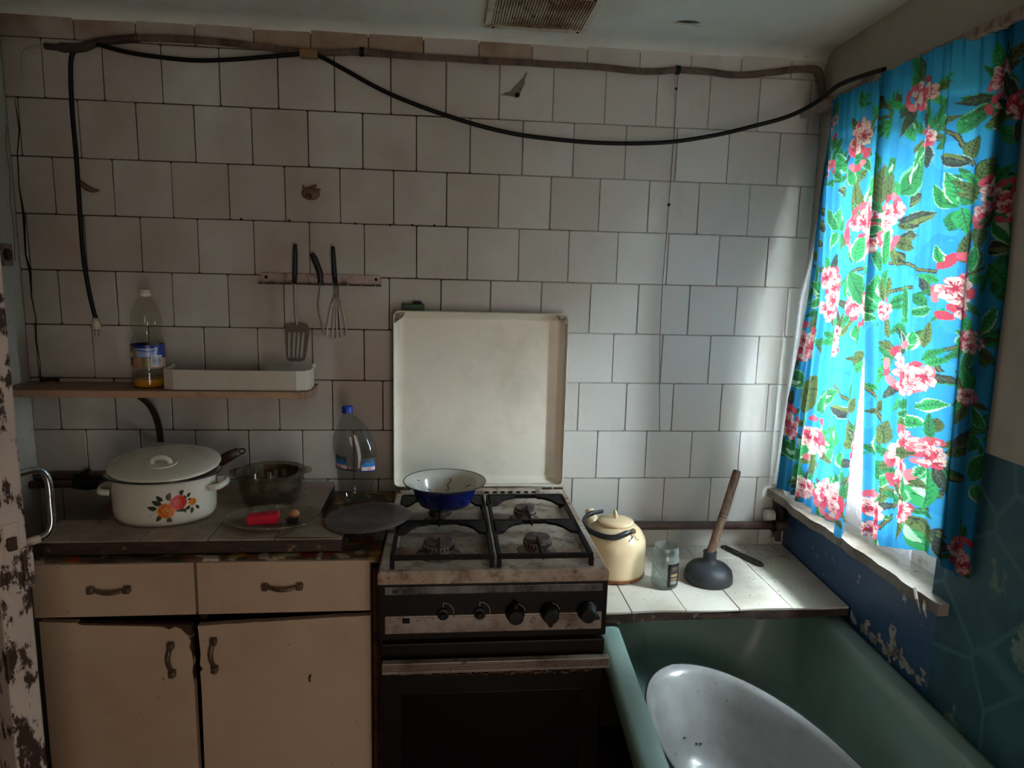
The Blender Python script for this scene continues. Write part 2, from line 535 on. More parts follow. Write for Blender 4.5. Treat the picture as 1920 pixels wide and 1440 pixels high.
HOLE_TILE = None
for zt, zb, xs in ROWS:
    for x0, x1 in zip(xs[:-1], xs[1:]):
        if x1 - x0 < 0.012: continue
        o = bpy.data.objects.new('tile', tile_mesh(x1 - x0, zt - zb, 0.0010 + rt.random() * 0.0008))
        COL.objects.link(o); o.parent = wall_back
        o.location = ((x0 + x1) / 2, -0.0004 - rt.random() * 0.0016, (zt + zb) / 2)
        o.rotation_euler = (math.radians(rt.uniform(-.45, .45)), math.radians(rt.uniform(-.25, .25)), math.radians(rt.uniform(-.45, .45)))
        OFF[o.name] = (0, 0, 0)
        if zt > 2.1 and (.46 < x0 < .93 or 1.08 < x0 < 1.1):      # tiles browned by a leak under the ceiling
            o.material_slots[0].link = 'OBJECT'; o.material_slots[0].material = M['tile_brown']
        if abs(zt - 2.0875) < 1e-4 and abs(x0 - 1.147) < 1e-4: HOLE_TILE = o
# broken tile with a plugged hole
M['mortar'] = mat('mortar', (128, 122, 114), 0.95, dirt=[(60, 0.5, 0.7, (100, 92, 84))], bump=(120, 0.6, 0.003))
M['black'] = mat('soot_black', (10, 9, 9), 0.9)
mb = MB()
def blob_strip(mb_, pts, y, th):
    n = len(pts); vs_ = [(x, y, z) for x, z in pts] + [(x, y + th, z) for x, z in pts]
    mb_.add(vs_, [tuple(range(n))] + [(i, (i + 1) % n, n + (i + 1) % n, n + i) for i in range(n)])
blob_strip(mb, [(1.150, 2.000), (1.162, 2.008), (1.178, 2.012), (1.190, 2.028), (1.203, 2.040), (1.214, 2.052), (1.222, 2.066), (1.226, 2.066), (1.220, 2.048), (1.219, 2.034), (1.211, 2.018), (1.205, 2.004), (1.196, 1.996), (1.182, 1.999), (1.165, 2.001)], -0.0072, 0.006)
part('filler', mb, M['mortar'], wall_back)
part('drill_hole', MB().add([(1.1985 + 0.0075 * math.cos(t), -0.0078, 2.0035 + 0.0068 * math.sin(t)) for t in np.linspace(0, 2 * PI, 14, endpoint=False)] + [(1.1985 + 0.0075 * math.cos(t), -0.004, 2.0035 + 0.0068 * math.sin(t)) for t in np.linspace(0, 2 * PI, 14, endpoint=False)],
     [tuple(range(14))] + [(i, (i + 1) % 14, 14 + (i + 1) % 14, 14 + i) for i in range(14)]), M['black'], wall_back)

# left wall, with the doorway nearer to the camera and the hall beyond it
XL = -0.18
DY0, DY1 = -0.52, -1.32
mb = MB().box(XL - 0.12, DY0, 0, XL, 0.0, CEIL).box(XL - 0.12, YF, 0, XL, DY1, CEIL).box(XL - 0.12, DY1, 2.02, XL, DY0, CEIL)
wall_left = struct('wall_left', mb, M['plaster'])
mb = MB().box(-1.6, YF, 0, -1.5, 0.1, CEIL).box(-1.5, 0.0, 0, XL - 0.12, 0.1, CEIL).box(-1.5, YF - 0.1, 0, XL - 0.12, YF, CEIL)
struct('wall_hall', mb, M['dark_hall'])
# crack down the corner
cr = [(-0.155, 1.93), (-0.150, 1.85), (-0.160, 1.79), (-0.163, 1.70), (-0.157, 1.62), (-0.161, 1.52), (-0.153, 1.47), (-0.155, 1.40), (-0.148, 1.34), (-0.153, 1.28), (-0.147, 1.22), (-0.150, 1.16)]
mb = MB()
pl, pr_ = [], []
for i, (x, z) in enumerate(cr):
    w = 0.0007 + 0.0016 * abs(math.sin(i * 1.9)) + (0.0016 if 3 < i < 7 else 0)
    pl.append((x - w, z + 0.003 * math.sin(i * 5))); pr_.append((x + w, z))
for i in range(len(cr) - 1):
    a, b, c, d = pl[i], pr_[i], pr_[i + 1], pl[i + 1]
    mb.add([(a[0], -0.0070, a[1]), (b[0], -0.0070, b[1]), (c[0], -0.0070, c[1]), (d[0], -0.0070, d[1])], [(0, 1, 2, 3)])
part('crack', mb, M['black'], wall_left)
cr = [(-0.012, 1.86), (-0.022, 1.80), (-0.014, 1.73), (-0.024, 1.66), (-0.018, 1.58), (-0.026, 1.50)]
mb = MB()
for (y0, z0), (y1, z1) in zip(cr[:-1], cr[1:]):
    mb.add([(XL + 0.0006, y0 - 0.0012, z0), (XL + 0.0006, y0 + 0.0012, z0), (XL + 0.0006, y1 + 0.0014, z1), (XL + 0.0006, y1 - 0.0014, z1)], [(0, 1, 2, 3)])
part('crack', mb, M['black'], wall_left)

# wall behind the camera
mb = MB().box(XL - 0.12, YF - 0.12, 0, 1.18, YF, CEIL).box(1.98, YF - 0.12, 0, 2.5, YF, CEIL).box(1.18, YF - 0.12, 2.0, 1.98, YF, CEIL)
struct('wall_front', mb, M['plaster'])
struct('wall_passage', MB().box(.8, YF - .6, 0, 2.5, YF - .5, CEIL).box(.8, YF - .5, 0, .9, YF - .12, CEIL).box(2.4, YF - .5, 0, 2.5, YF - .12, CEIL).box(.8, YF - .6, CEIL, 2.5, YF - .1, CEIL + .08).box(.8, YF - .6, -.08, 2.5, YF - .1, 0), M['dark_hall'])

# right wall with the window opening (a = distance from the back wall)
WA0, WA1, WZ0, WZ1 = 0.168, 0.748, 0.815, 1.925
TH = 0.12
mb = MB()
def wr(a0, a1, z0, z1, mi):
    y0, y1 = -a0, -a1
    vs_ = [(xr(y0), y0, z0), (xr(y1), y1, z0), (xr(y1), y1, z1), (xr(y0), y0, z1), (xr(y0) + TH, y0, z0), (xr(y1) + TH, y1, z0), (xr(y1) + TH, y1, z1), (xr(y0) + TH, y0, z1)]
    mb.add(vs_, [(0, 1, 2, 3), (4, 7, 6, 5), (0, 4, 5, 1), (3, 2, 6, 7), (0, 3, 7, 4), (1, 5, 6, 2)], mi)
L_ = -YF
wr(-0.02, WA0, WZ0, CEIL, 0)                 # strip next to the back wall
wr(WA0, WA1, WZ1, CEIL, 0)                   # over the window
wr(WA1, L_ + 0.1, 1.18, CEIL, 0)             # plain paint
wr(WA1, L_ + 0.1, WZ0, 1.18, 2)              # wallpaper
wr(-0.02, 0.772, 0, WZ0, 1)                  # blue oil paint under the sill
wr(0.772, L_ + 0.1, 0, WZ0, 2)
wall_right = struct('wall_right', mb, [M['cream_wall'], M['blue_paint'], M['wallpaper']])
# lip where the paint coat ends above the wallpaper
mb = MB(); mb.add([(xr(-.8) - .006, -.80, 1.176), (xr(-2.2) - .006, -2.2, 1.176), (xr(-2.2) - .006, -2.2, 2.16), (xr(-.8) - .006, -.80, 2.16), (xr(-.8) + .01, -.80, 1.172), (xr(-2.2) + .01, -2.2, 1.172), (xr(-2.2) + .01, -2.2, 2.16), (xr(-.8) + .01, -.80, 2.16)],
                  [(0, 1, 2, 3), (0, 4, 5, 1), (0, 3, 7, 4), (3, 2, 6, 7), (1, 5, 6, 2)])
part('plaster_coat', mb, M['cream_wall'], wall_right)
# patches where the blue paint has flaked off along the bath and beside the counter
M['bare'] = mat('bare_plaster', (176, 172, 166), 0.9, dirt=[(40, 0.5, 0.66, (110, 98, 88))])
mb = MB(); rf = random.Random(11)
def flake(a, z, ra, rz, n=11):
    pts = [(a + ra * math.cos(t) * rf.uniform(.55, 1.1), z + rz * math.sin(t) * rf.uniform(.5, 1.15)) for t in np.linspace(0, 2 * PI, n, endpoint=False)]
    vs_ = [(xr(-p) - 0.0007, -p, q) for p, q in pts]
    mb.add(vs_, [tuple(range(n))])
for k in range(46):
    a = rf.uniform(0.44, 0.77); flake(a, 0.612 + rf.random() ** 2 * 0.035, rf.uniform(.006, .016), rf.uniform(.004, .016))
flake(0.63, 0.668, 0.016, 0.034, 13); flake(0.64, 0.640, 0.02, 0.022)
for k in range(16): flake(rf.uniform(.20, .42), rf.uniform(.655, .74), rf.uniform(.0015, .005), rf.uniform(.002, .008), 7)
part('bare_patch', mb, M['bare'], wall_right, kind='stuff')

# ---------------------------------------------------------------- window
M['win_paint'] = mat('window_paint', (206, 202, 194), 0.5, dirt=[(20, 0.55, 0.7, (150, 138, 122))])
M['glass'] = clear_mat('window_glass', (244, 250, 250), 0.04)
M['sill'] = mat('sill_dirty_white', (132, 124, 114), 0.7, dirt=[(9, 0.45, 0.66, (104, 88, 72)), (50, 0.6, 0.7, (86, 70, 58))], bump=(60, 0.5, 0.004))
win = bpy.data.objects.new('window_1', None); COL.objects.link(win); win.location = (2.30, -0.42, WZ0); OFF[win.name] = (2.30, -0.42, WZ0)
win['kind'] = 'structure'
XW0, XW1 = 2.130, 2.180
fr = MB()
fr.box(XW0, -WA0 + .03, WZ0, XW1, -WA0 - .04, WZ1).box(XW0, -WA1 + .04, WZ0, XW1, -WA1 - .03, WZ1)
fr.box(XW0, -WA0 - .04, WZ1 - .045, XW1, -WA1 + .04, WZ1).box(XW0, -WA0 - .04, WZ0, XW1, -WA1 + .04, WZ0 + .105)
part('window_frame', fr, M['win_paint'], win, bevel=0.003)
for y0, y1 in ((-0.210, -0.470), (-0.482, -0.706)):
    sash = MB()
    z0, z1 = WZ0 + .108, WZ1 - .05
    sash.box(XW0 + .008, y0, z0, XW1 - .012, y0 - .030, z1).box(XW0 + .008, y1 + .030, z0, XW1 - .012, y1, z1)
    sash.box(XW0 + .008, y0 - .035, z0, XW1 - .012, y1 + .035, z0 + .04).box(XW0 + .008, y0 - .035, z1 - .04, XW1 - .012, y1 + .035, z1)
    so = part('sash', sash, M['win_paint'], win, bevel=0.002)
    part('pane', MB().box(XW0 + .026, y0 - .03, z0 + .035, XW0 + .030, y1 + .03, z1 - .035), M['glass'], so)
mb = MB()
ns = 26
for i in range(ns):
    a0, a1 = 0.006 + i * 0.80 / ns, 0.006 + (i + 1) * 0.80 / ns
    def e(a): return 2.046 + 0.004 * math.sin(a * 23) + 0.003 * math.sin(a * 61), 0.829 + 0.003 * math.sin(a * 17)
    (xa, za), (xb, zb) = e(a0), e(a1)
    vs_ = [(xa, -a0, za - .026), (xb, -a1, zb - .026), (xb, -a1, zb), (xa, -a0, za), (2.135, -a0, .806), (2.135, -a1, .806), (2.135, -a1, .836), (2.135, -a0, .836)]
    fs_ = [(0, 1, 2, 3), (0, 4, 5, 1), (3, 2, 6, 7)]
    if i == 0: fs_.append((0, 3, 7, 4))
    if i == ns - 1: fs_.append((1, 5, 6, 2))
    mb.add(vs_, fs_)
part('window_sill', mb, M['sill'], win, smooth=40)
# loose splinters of the sill's front edge
M['splinter'] = mat('grey_wood', (150, 138, 122), 0.85, dirt=[(40, 0.5, 0.65, (96, 82, 68), (1, 8, 1))])
for a, dz, ln in ((0.725, .012, .05), (0.76, .0, .035)):
    part('splinter', MB().tube([(2.045, -a, .818 + dz), (2.030, -a - ln * .6, .806 + dz), (2.026, -a - ln, .797)], [.004, .003, .001], 5), M['splinter'], win)

# ground outside
struct('outdoor_ground', MB().box(2.9, -14, -0.7, 24, 14, -0.6), mat('yard_ground', (120, 122, 104), 0.95, dirt=[(1.2, .4, .7, (88, 100, 70))]))
# ---------------------------------------------------------------- curtains
CL=[(0.224,1.907,0.070,0.063),(0.363,1.836,0.079,0.119),(0.225,1.801,0.071,0.043),(0.436,1.628,0.176,0.142),(0.290,1.468,0.120,0.142),(0.435,1.433,0.103,0.082),(0.168,1.326,0.132,0.107),(0.350,1.344,0.040,0.083),(0.139,1.082,0.094,0.110),(0.286,1.061,0.125,0.132),(0.395,0.922,0.127,0.104),(0.248,0.917,0.103,0.060),(0.487,1.062,0.035,0.132),(0.609,1.900,0.100,0.063),(0.780,1.863,0.055,0.121),(0.645,1.807,0.033,0.040),(0.544,1.634,0.089,0.133),(0.780,1.659,0.051,0.103),(0.736,1.493,0.067,0.141),(0.559,1.440,0.069,0.049),(0.655,1.315,0.128,0.112),(0.670,1.112,0.080,0.153),(0.728,1.140,0.054,0.070),(0.597,0.955,0.081,0.120),(0.697,1.010,0.027,0.070),(0.836,1.659,0.072,0.079),(0.804,1.277,0.057,0.036),(0.839,0.958,0.073,0.075),(0.793,1.388,0.071,0.042),(0.829,1.827,0.038,0.059),]
LV=[(0.321,1.780,0.269,1.835,0.027,'G'),(0.314,1.768,0.262,1.762,0.018,'G'),(0.326,1.728,0.281,1.741,0.020,'K'),(0.319,1.739,0.304,1.720,0.023,'O'),(0.203,1.777,0.157,1.769,0.020,'G'),(0.363,1.749,0.403,1.774,0.032,'O'),(0.394,1.650,0.365,1.764,0.048,'O'),(0.426,1.667,0.435,1.755,0.046,'G'),(0.369,1.743,0.334,1.789,0.030,'G'),(0.220,1.681,0.139,1.702,0.022,'K'),(0.248,1.638,0.140,1.661,0.033,'K'),(0.208,1.598,0.143,1.615,0.020,'K'),(0.165,1.556,0.137,1.586,0.022,'O'),(0.299,1.635,0.299,1.694,0.029,'G'),(0.294,1.635,0.244,1.693,0.029,'G'),(0.300,1.629,0.274,1.579,0.027,'G'),(0.305,1.632,0.337,1.664,0.025,'G'),(0.399,1.547,0.414,1.613,0.039,'G'),(0.380,1.526,0.432,1.439,0.046,'G'),(0.383,1.511,0.369,1.458,0.031,'G'),(0.290,1.521,0.261,1.565,0.025,'G'),(0.245,1.453,0.147,1.497,0.032,'G'),(0.234,1.452,0.169,1.503,0.035,'O'),(0.240,1.447,0.153,1.431,0.024,'G'),(0.230,1.412,0.153,1.398,0.020,'G'),(0.188,1.492,0.189,1.550,0.028,'G'),(0.197,1.345,0.242,1.407,0.052,'O'),(0.150,1.347,0.130,1.388,0.037,'G'),(0.225,1.347,0.258,1.368,0.027,'K'),(0.414,1.391,0.446,1.357,0.034,'G'),(0.495,1.327,0.410,1.308,0.023,'O'),(0.548,1.892,0.514,1.922,0.021,'O'),(0.556,1.886,0.500,1.901,0.017,'G'),(0.566,1.867,0.604,1.803,0.034,'G'),(0.559,1.890,0.577,1.842,0.025,'O'),(0.456,1.932,0.482,1.900,0.024,'K'),(0.436,1.889,0.397,1.926,0.030,'G'),(0.572,1.697,0.642,1.773,0.062,'G'),(0.547,1.777,0.500,1.746,0.036,'G'),(0.497,1.681,0.495,1.775,0.050,'O'),(0.539,1.695,0.524,1.762,0.037,'O'),(0.556,1.685,0.555,1.730,0.032,'G'),(0.594,1.667,0.654,1.688,0.024,'K'),(0.579,1.632,0.692,1.648,0.033,'K'),(0.581,1.600,0.649,1.602,0.023,'K'),(0.572,1.591,0.641,1.575,0.033,'O'),(0.609,1.542,0.568,1.573,0.017,'K'),(0.686,1.817,0.661,1.859,0.021,'G'),(0.715,1.799,0.737,1.850,0.027,'G'),(0.698,1.798,0.666,1.779,0.020,'G'),(0.732,1.750,0.747,1.793,0.027,'O'),(0.736,1.744,0.681,1.762,0.022,'K'),(0.753,1.808,0.786,1.811,0.017,'G'),(0.723,1.656,0.669,1.707,0.027,'G'),(0.722,1.660,0.702,1.728,0.022,'G'),(0.725,1.660,0.751,1.706,0.032,'G'),(0.724,1.652,0.717,1.607,0.024,'G'),(0.726,1.656,0.743,1.599,0.029,'G'),(0.756,1.697,0.784,1.748,0.035,'O'),(0.761,1.588,0.772,1.620,0.023,'O'),(0.713,1.544,0.697,1.582,0.019,'G'),(0.766,1.526,0.771,1.579,0.022,'O'),(0.544,1.541,0.545,1.621,0.043,'G'),(0.524,1.526,0.492,1.575,0.029,'G'),(0.530,1.449,0.509,1.522,0.038,'G'),(0.548,1.474,0.555,1.534,0.030,'G'),(0.638,1.418,0.620,1.499,0.025,'G'),(0.692,1.452,0.651,1.477,0.022,'G'),(0.702,1.475,0.671,1.518,0.020,'K'),(0.702,1.448,0.658,1.439,0.018,'G'),(0.644,1.344,0.613,1.402,0.028,'K'),(0.660,1.353,0.672,1.398,0.031,'G'),(0.611,1.348,0.556,1.363,0.025,'O'),(0.602,1.339,0.568,1.321,0.020,'G'),(0.694,1.364,0.703,1.422,0.024,'O'),(0.761,1.405,0.742,1.380,0.017,'G'),(0.783,1.817,0.833,1.814,0.021,'K'),(0.796,1.799,0.838,1.758,0.027,'G'),(0.804,1.637,0.860,1.572,0.040,'G'),(0.800,1.566,0.869,1.580,0.026,'K'),(0.815,1.542,0.859,1.496,0.030,'G'),(0.827,1.534,0.788,1.482,0.029,'G'),(0.816,1.713,0.866,1.676,0.028,'K'),(0.207,1.121,0.270,1.242,0.089,'O'),(0.203,1.205,0.115,1.222,0.044,'G'),(0.288,1.143,0.382,1.218,0.042,'G'),(0.299,1.140,0.343,1.183,0.036,'G'),(0.433,1.167,0.354,1.168,0.029,'K'),(0.433,1.173,0.462,1.211,0.033,'O'),(0.420,1.192,0.442,1.249,0.028,'G'),(0.486,1.318,0.398,1.304,0.029,'O'),(0.488,1.308,0.441,1.279,0.025,'G'),(0.491,1.100,0.487,1.168,0.043,'O'),(0.469,1.095,0.437,1.146,0.035,'O'),(0.474,1.090,0.419,1.082,0.024,'O'),(0.390,1.063,0.328,1.082,0.034,'G'),(0.394,1.070,0.378,1.128,0.033,'G'),(0.401,1.055,0.444,1.014,0.041,'G'),(0.386,1.057,0.361,1.018,0.026,'G'),(0.212,0.992,0.118,1.015,0.047,'G'),(0.223,0.995,0.255,1.077,0.060,'G'),(0.227,0.978,0.161,0.895,0.053,'G'),(0.232,0.979,0.242,0.892,0.067,'G'),(0.231,0.985,0.304,1.053,0.042,'O'),(0.464,0.945,0.452,0.986,0.026,'G'),(0.449,0.946,0.495,1.002,0.034,'O'),(0.574,1.320,0.617,1.351,0.031,'O'),(0.611,1.324,0.570,1.302,0.027,'G'),(0.637,1.360,0.605,1.399,0.025,'K'),(0.663,1.368,0.677,1.398,0.030,'G'),(0.744,1.374,0.759,1.393,0.019,'G'),(0.577,1.195,0.537,1.194,0.018,'O'),(0.581,1.203,0.591,1.234,0.026,'O'),(0.583,1.093,0.546,1.114,0.022,'G'),(0.582,1.098,0.569,1.150,0.024,'G'),(0.592,1.090,0.625,1.042,0.030,'G'),(0.622,1.133,0.621,1.191,0.036,'O'),(0.609,1.125,0.591,1.175,0.030,'O'),(0.687,1.245,0.638,1.233,0.024,'G'),(0.696,1.235,0.746,1.250,0.024,'G'),(0.691,1.223,0.640,1.210,0.016,'G'),(0.709,1.197,0.675,1.217,0.025,'K'),(0.727,1.187,0.734,1.220,0.029,'O'),(0.721,1.014,0.724,1.113,0.046,'G'),(0.701,1.011,0.677,1.071,0.027,'G'),(0.735,0.914,0.703,1.002,0.044,'G'),(0.631,0.997,0.639,1.049,0.033,'O'),(0.780,1.155,0.832,1.220,0.029,'K'),(0.750,1.148,0.781,1.147,0.015,'K'),(0.743,1.118,0.823,1.109,0.028,'K'),(0.746,1.060,0.760,1.055,0.022,'K'),(0.845,1.113,0.866,1.178,0.030,'G'),(0.851,1.111,0.874,1.072,0.026,'G'),(0.748,0.976,0.799,0.978,0.021,'K'),(0.778,0.918,0.756,0.970,0.035,'K'),]
BR=[[(0.150,1.541),(0.203,1.532),(0.261,1.507)],[(0.334,1.467),(0.381,1.521),(0.440,1.542)],[(0.566,1.545),(0.630,1.542),(0.672,1.529),(0.704,1.526)],[(0.570,1.477),(0.611,1.490),(0.649,1.492)],[(0.328,1.717),(0.330,1.758),(0.272,1.813)],[(0.737,1.739),(0.709,1.800),(0.677,1.819)],[(0.480,1.908),(0.514,1.882),(0.462,1.879)],[(0.237,1.335),(0.275,1.331),(0.321,1.340)],[(0.365,1.229),(0.420,1.192),(0.445,1.154),(0.478,1.118)],[(0.527,1.255),(0.574,1.211),(0.599,1.177),(0.624,1.144)],[(0.126,0.982),(0.214,0.983),(0.278,1.013)],[(0.291,1.002),(0.318,0.974),(0.344,0.958)],[(0.714,1.355),(0.742,1.372),(0.764,1.382)],[(0.641,0.940),(0.663,0.983),(0.682,1.019)],[(0.438,0.905),(0.466,0.930),(0.496,0.960)],[(0.690,0.998),(0.734,1.016)],[(0.715,1.347),(0.728,1.319)],[(0.265,1.332),(0.284,1.294)],]
def floral_print():
    """flower cloth: turquoise ground, pink blossom clusters, leaves and twigs; x = distance from back wall, y = height - 0.84"""
    r = Raster(1.0, 1.18, 0.0015, (24, 160, 220))
    q = random.Random(5)
    Z0 = 0.84
    # brush tone in the ground
    for k in range(260):
        r.ell(q.uniform(0, 1), q.uniform(0, 1.18), q.uniform(.01, .045), q.uniform(.015, .07), q.choice([(26, 166, 224), (18, 150, 214), (42, 172, 226), (14, 156, 226)]))
    G = [((24, 150, 74), (10, 92, 48), (168, 226, 178)), ((38, 168, 88), (14, 104, 54), (214, 236, 206)), ((18, 132, 66), (8, 80, 44), (120, 206, 150))]
    O = [((96, 122, 52), (36, 50, 28), (30, 60, 40)), ((84, 106, 44), (28, 40, 24), (44, 96, 60))]
    K = [((42, 52, 50), (84, 102, 62), (120, 170, 150)), ((34, 42, 46), (70, 88, 66), (150, 190, 180))]
    P = {'G': G, 'O': O, 'K': K}
    for tw in BR:
        pts = [(a, z - Z0) for a, z in tw]
        r.line(pts, 0.0085, (44, 48, 34)); r.line(pts, 0.004, (112, 112, 52))
    # small background sprays fill the ground between the drawn leaves
    for k in range(70):
        a, z = q.uniform(.1, .95), q.uniform(0, 1.15); t0 = q.uniform(0, 2 * PI)
        for j in range(q.randint(2, 4)):
            t = t0 + j * q.uniform(.5, .9); L = q.uniform(.025, .05)
            c, v, e = q.choice(G)
            r.leaf(a, z, a + L * math.cos(t), z + L * math.sin(t), L * .38, c, v, None)
    def leaves(sel):
        for a0, z0, a1, z1, w, kd in LV:
            if kd not in sel: continue
            c, v, e = q.choice(P[kd])
            r.leaf(a0, z0 - Z0, a1, z1 - Z0, w * 1.02, c, v, e if q.random() < .4 else None, q.uniform(-.2, .2))
            if kd == 'G' and w > .03:   # pale half of the leaf
                r.leaf(a0 * .75 + a1 * .25, z0 * .75 + z1 * .25 - Z0, a0 * .25 + a1 * .75, z0 * .25 + z1 * .75 - Z0, w * .28, (190, 232, 190), None, None, q.uniform(.5, .9))
            if kd == 'K':
                r.leaf(a0 * .8 + a1 * .2, z0 * .8 + z1 * .2 - Z0, a1, z1 - Z0, w * .36, (104, 122, 54), None, None, -.7)
    leaves('KO'); leaves('G')
    def flower(cx, cy, R, tone):
        t0 = q.uniform(0, 2 * PI); asp = q.uniform(.7, 1.0); ra = q.uniform(0, PI)
        for k in range(5):
            t = t0 + k * 2 * PI / 5 + q.uniform(-.15, .15)
            def pt(d, off):
                x, y = d * math.cos(t) - off * math.sin(t), d * math.sin(t) + off * math.cos(t)
                u = x * math.cos(ra) + y * math.sin(ra); w = (-x * math.sin(ra) + y * math.cos(ra)) * asp
                return cx + u * math.cos(ra) - w * math.sin(ra), cy + u * math.sin(ra) + w * math.cos(ra)
            def petal(s, d0=.1):
                return [pt(R * d, R * o * s) for d, o in ((d0, 0), (.35, .26), (.68, .40), (.95, .30), (1.02, .08), (.96, 0), (1.02, -.08), (.95, -.30), (.68, -.40), (.35, -.26))]
            deep = q.random() < tone
            r.poly(petal(1.07), (206, 60, 92))
            r.poly(petal(.97), (226, 72, 98) if deep else q.choice([(250, 214, 204), (252, 226, 214), (246, 190, 186)]))
            # streaks from the heart of the flower
            for o in (-.16, 0, .16):
                r.line([pt(R * .12, R * o * .3), pt(R * q.uniform(.5, .72), R * o)], R * .07, (206, 50, 82) if not deep else (168, 24, 58))
        r.ell(cx, cy, R * .17, R * .17, (176, 34, 66))
        for k in range(4):
            t = q.uniform(0, 2 * PI); d = R * q.uniform(.2, .45)
            r.ell(cx + d * math.cos(t), cy + d * math.sin(t), R * .05, R * .05, (110, 20, 44), n=8)
    for a, z, w, h in CL:
        area = w * h; z -= Z0
        R0 = min(.027, max(.015, math.sqrt(area) * .26))
        n = max(2, int(area / (R0 * R0 * 2.0)))
        for k in range(q.randint(8, 12)):   # leaves springing out round the cluster
            t = q.uniform(0, 2 * PI); L = q.uniform(.034, .072); kd = q.choice('GGGOOK')
            c, v, e = q.choice(P[kd])
            x0, y0 = a + w * .36 * math.cos(t), z + h * .36 * math.sin(t)
            r.leaf(x0, y0, x0 + L * math.cos(t), y0 + L * math.sin(t), L * q.uniform(.26, .40), c, v, e if q.random() < .25 else None, q.uniform(-.25, .25))
        for k in range(n + 3):   # red buds behind
            t = q.uniform(0, 2 * PI)
            r.ell(a + w * .46 * math.cos(t), z + h * .46 * math.sin(t), R0 * .34, R0 * .52, q.choice([(222, 84, 108), (236, 120, 132), (204, 56, 84)]), t)
        for k in range(n):
            for _ in range(8):
                x, y = q.uniform(-.5, .5), q.uniform(-.5, .5)
                if x * x + y * y < .23: break
            flower(a + x * (w - R0), z + y * (h - R0), R0 * q.uniform(.85, 1.15), q.uniform(.05, .35))
    # a few bright leaves cross over the blossoms
    for a0, z0, a1, z1, w, kd in LV[17:19] + LV[60:63] + LV[-16:-13]:
        c, v, e = q.choice(G); r.leaf(a0, z0 - Z0, a1, z1 - Z0, w, c, v, e)
    return r
PRINT = floral_print()
def cloth_material(name, trans, weave=True, attr=True, col=(240, 240, 240)):
    n = N(name)
    if attr:
        a = n.new('ShaderNodeAttribute'); a.attribute_name = 'print'; c = a.outputs['Color']
    else:
        c = None
    d = n.new('ShaderNodeBsdfDiffuse'); t = n.new('ShaderNodeBsdfTranslucent')
    if c is not None:
        w = n.new('ShaderNodeTexNoise'); w.inputs['Scale'].default_value = 260; w.inputs['Detail'].default_value = 2
        mp = n.new('ShaderNodeMapping'); mp.inputs['Scale'].default_value = (1, 3, .45)
        n.link(n.geo.outputs['Position'], mp.inputs[0]); n.link(mp.outputs[0], w.inputs['Vector'])
        f = n.ramp(w.outputs['Fac'], .2, .8)
        cc = n.mix(n.math('MULTIPLY', f, .10), c, (1, 1, 1))
        n.link(n.mix(.72, c, (.014, .014, .014)), d.inputs[0]); n.link(cc, t.inputs[0])
    else:
        d.inputs[0].default_value = (*lin(col), 1); t.inputs[0].default_value = (*lin(col), 1)
    mx = n.new('ShaderNodeMixShader'); mx.inputs[0].default_value = trans
    n.link(d.outputs[0], mx.inputs[1]); n.link(t.outputs[0], mx.inputs[2])
    n.link(mx.outputs[0], n.out.inputs[0])
    return n
M['curtain'] = cloth_material('printed_cotton', 0.098).m
def lerp(a, b, t): return a + (b - a) * t
def interp(tab, z):
    for (z0, a0), (z1, a1) in zip(tab[:-1], tab[1:]):
        if z0 >= z >= z1: return lerp(a0, a1, (z0 - z) / (z0 - z1))
    return tab[0][1] if z > tab[0][0] else tab[-1][1]
def curtain(label, left, right, hem, ztop, folds, nu, nz, xoff=0.0, tuck='L'):
    u = np.linspace(0, 1, nu); v = np.linspace(0, 1, nz)
    V = np.zeros((nz, nu, 3)); C = np.zeros((nz, nu, 3))
    for j in range(nz):
        for_z = lerp(ztop, hem(0.5), v[j])
        aL, aR = interp(left, for_z), interp(right, for_z)
        a = aL + (aR - aL) * u
        zz = np.array([lerp(ztop, hem(t), v[j]) for t in u])
        amp = 0.35 + 0.65 * v[j]
        x = 2.028 + xoff - sum(A * amp * np.sin(2 * PI * (u * f) + p + v[j] * q) for A, f, p, q in folds)
        # edges hug the wall: the tiled-wall side at the top, the room side all the way down
        wall = 2.118 - 0.065 * a - 0.010
        if tuck == 'L':
            k = np.exp(-(u / .22) ** 2) * max(0, 1 - v[j] / .75)
        else:
            k = np.clip((a - .690) / .06, 0, 1); k = k * k * (3 - 2 * k)
        x = x * (1 - k) + (wall - .006 + .006 * np.sin(u * 40)) * k
        # gathered heading
        x += 0.003 * (1 - v[j]) ** 8 * np.sin(u * 2 * PI * 16)
        V[j, :, 0] = x; V[j, :, 1] = -a; V[j, :, 2] = zz
        C[j] = PRINT.sample(a, zz - 0.84)
    o = thing('curtain', label, 'curtain', (2.03, -(left[-1][1] + right[-1][1]) / 2, float(hem(.5))), 'flowered curtains at the window')
    off = np.array(OFF[o.name])
    me = bpy.data.meshes.new('cloth')
    idx = np.arange(nu * nz).reshape(nz, nu)
    F = np.stack([idx[:-1, :-1], idx[:-1, 1:], idx[1:, 1:], idx[1:, :-1]], -1).reshape(-1, 4)
    me.from_pydata((V.reshape(-1, 3) - off).tolist(), [], F.tolist())
    me.polygons.foreach_set('use_smooth', [True] * len(me.polygons))
    me.materials.append(M['curtain']); colour_attr(me, C.reshape(-1, 3))
    c = bpy.data.objects.new('cloth', me); COL.objects.link(c); c.parent = o; OFF[c.name] = OFF[o.name]
    return o
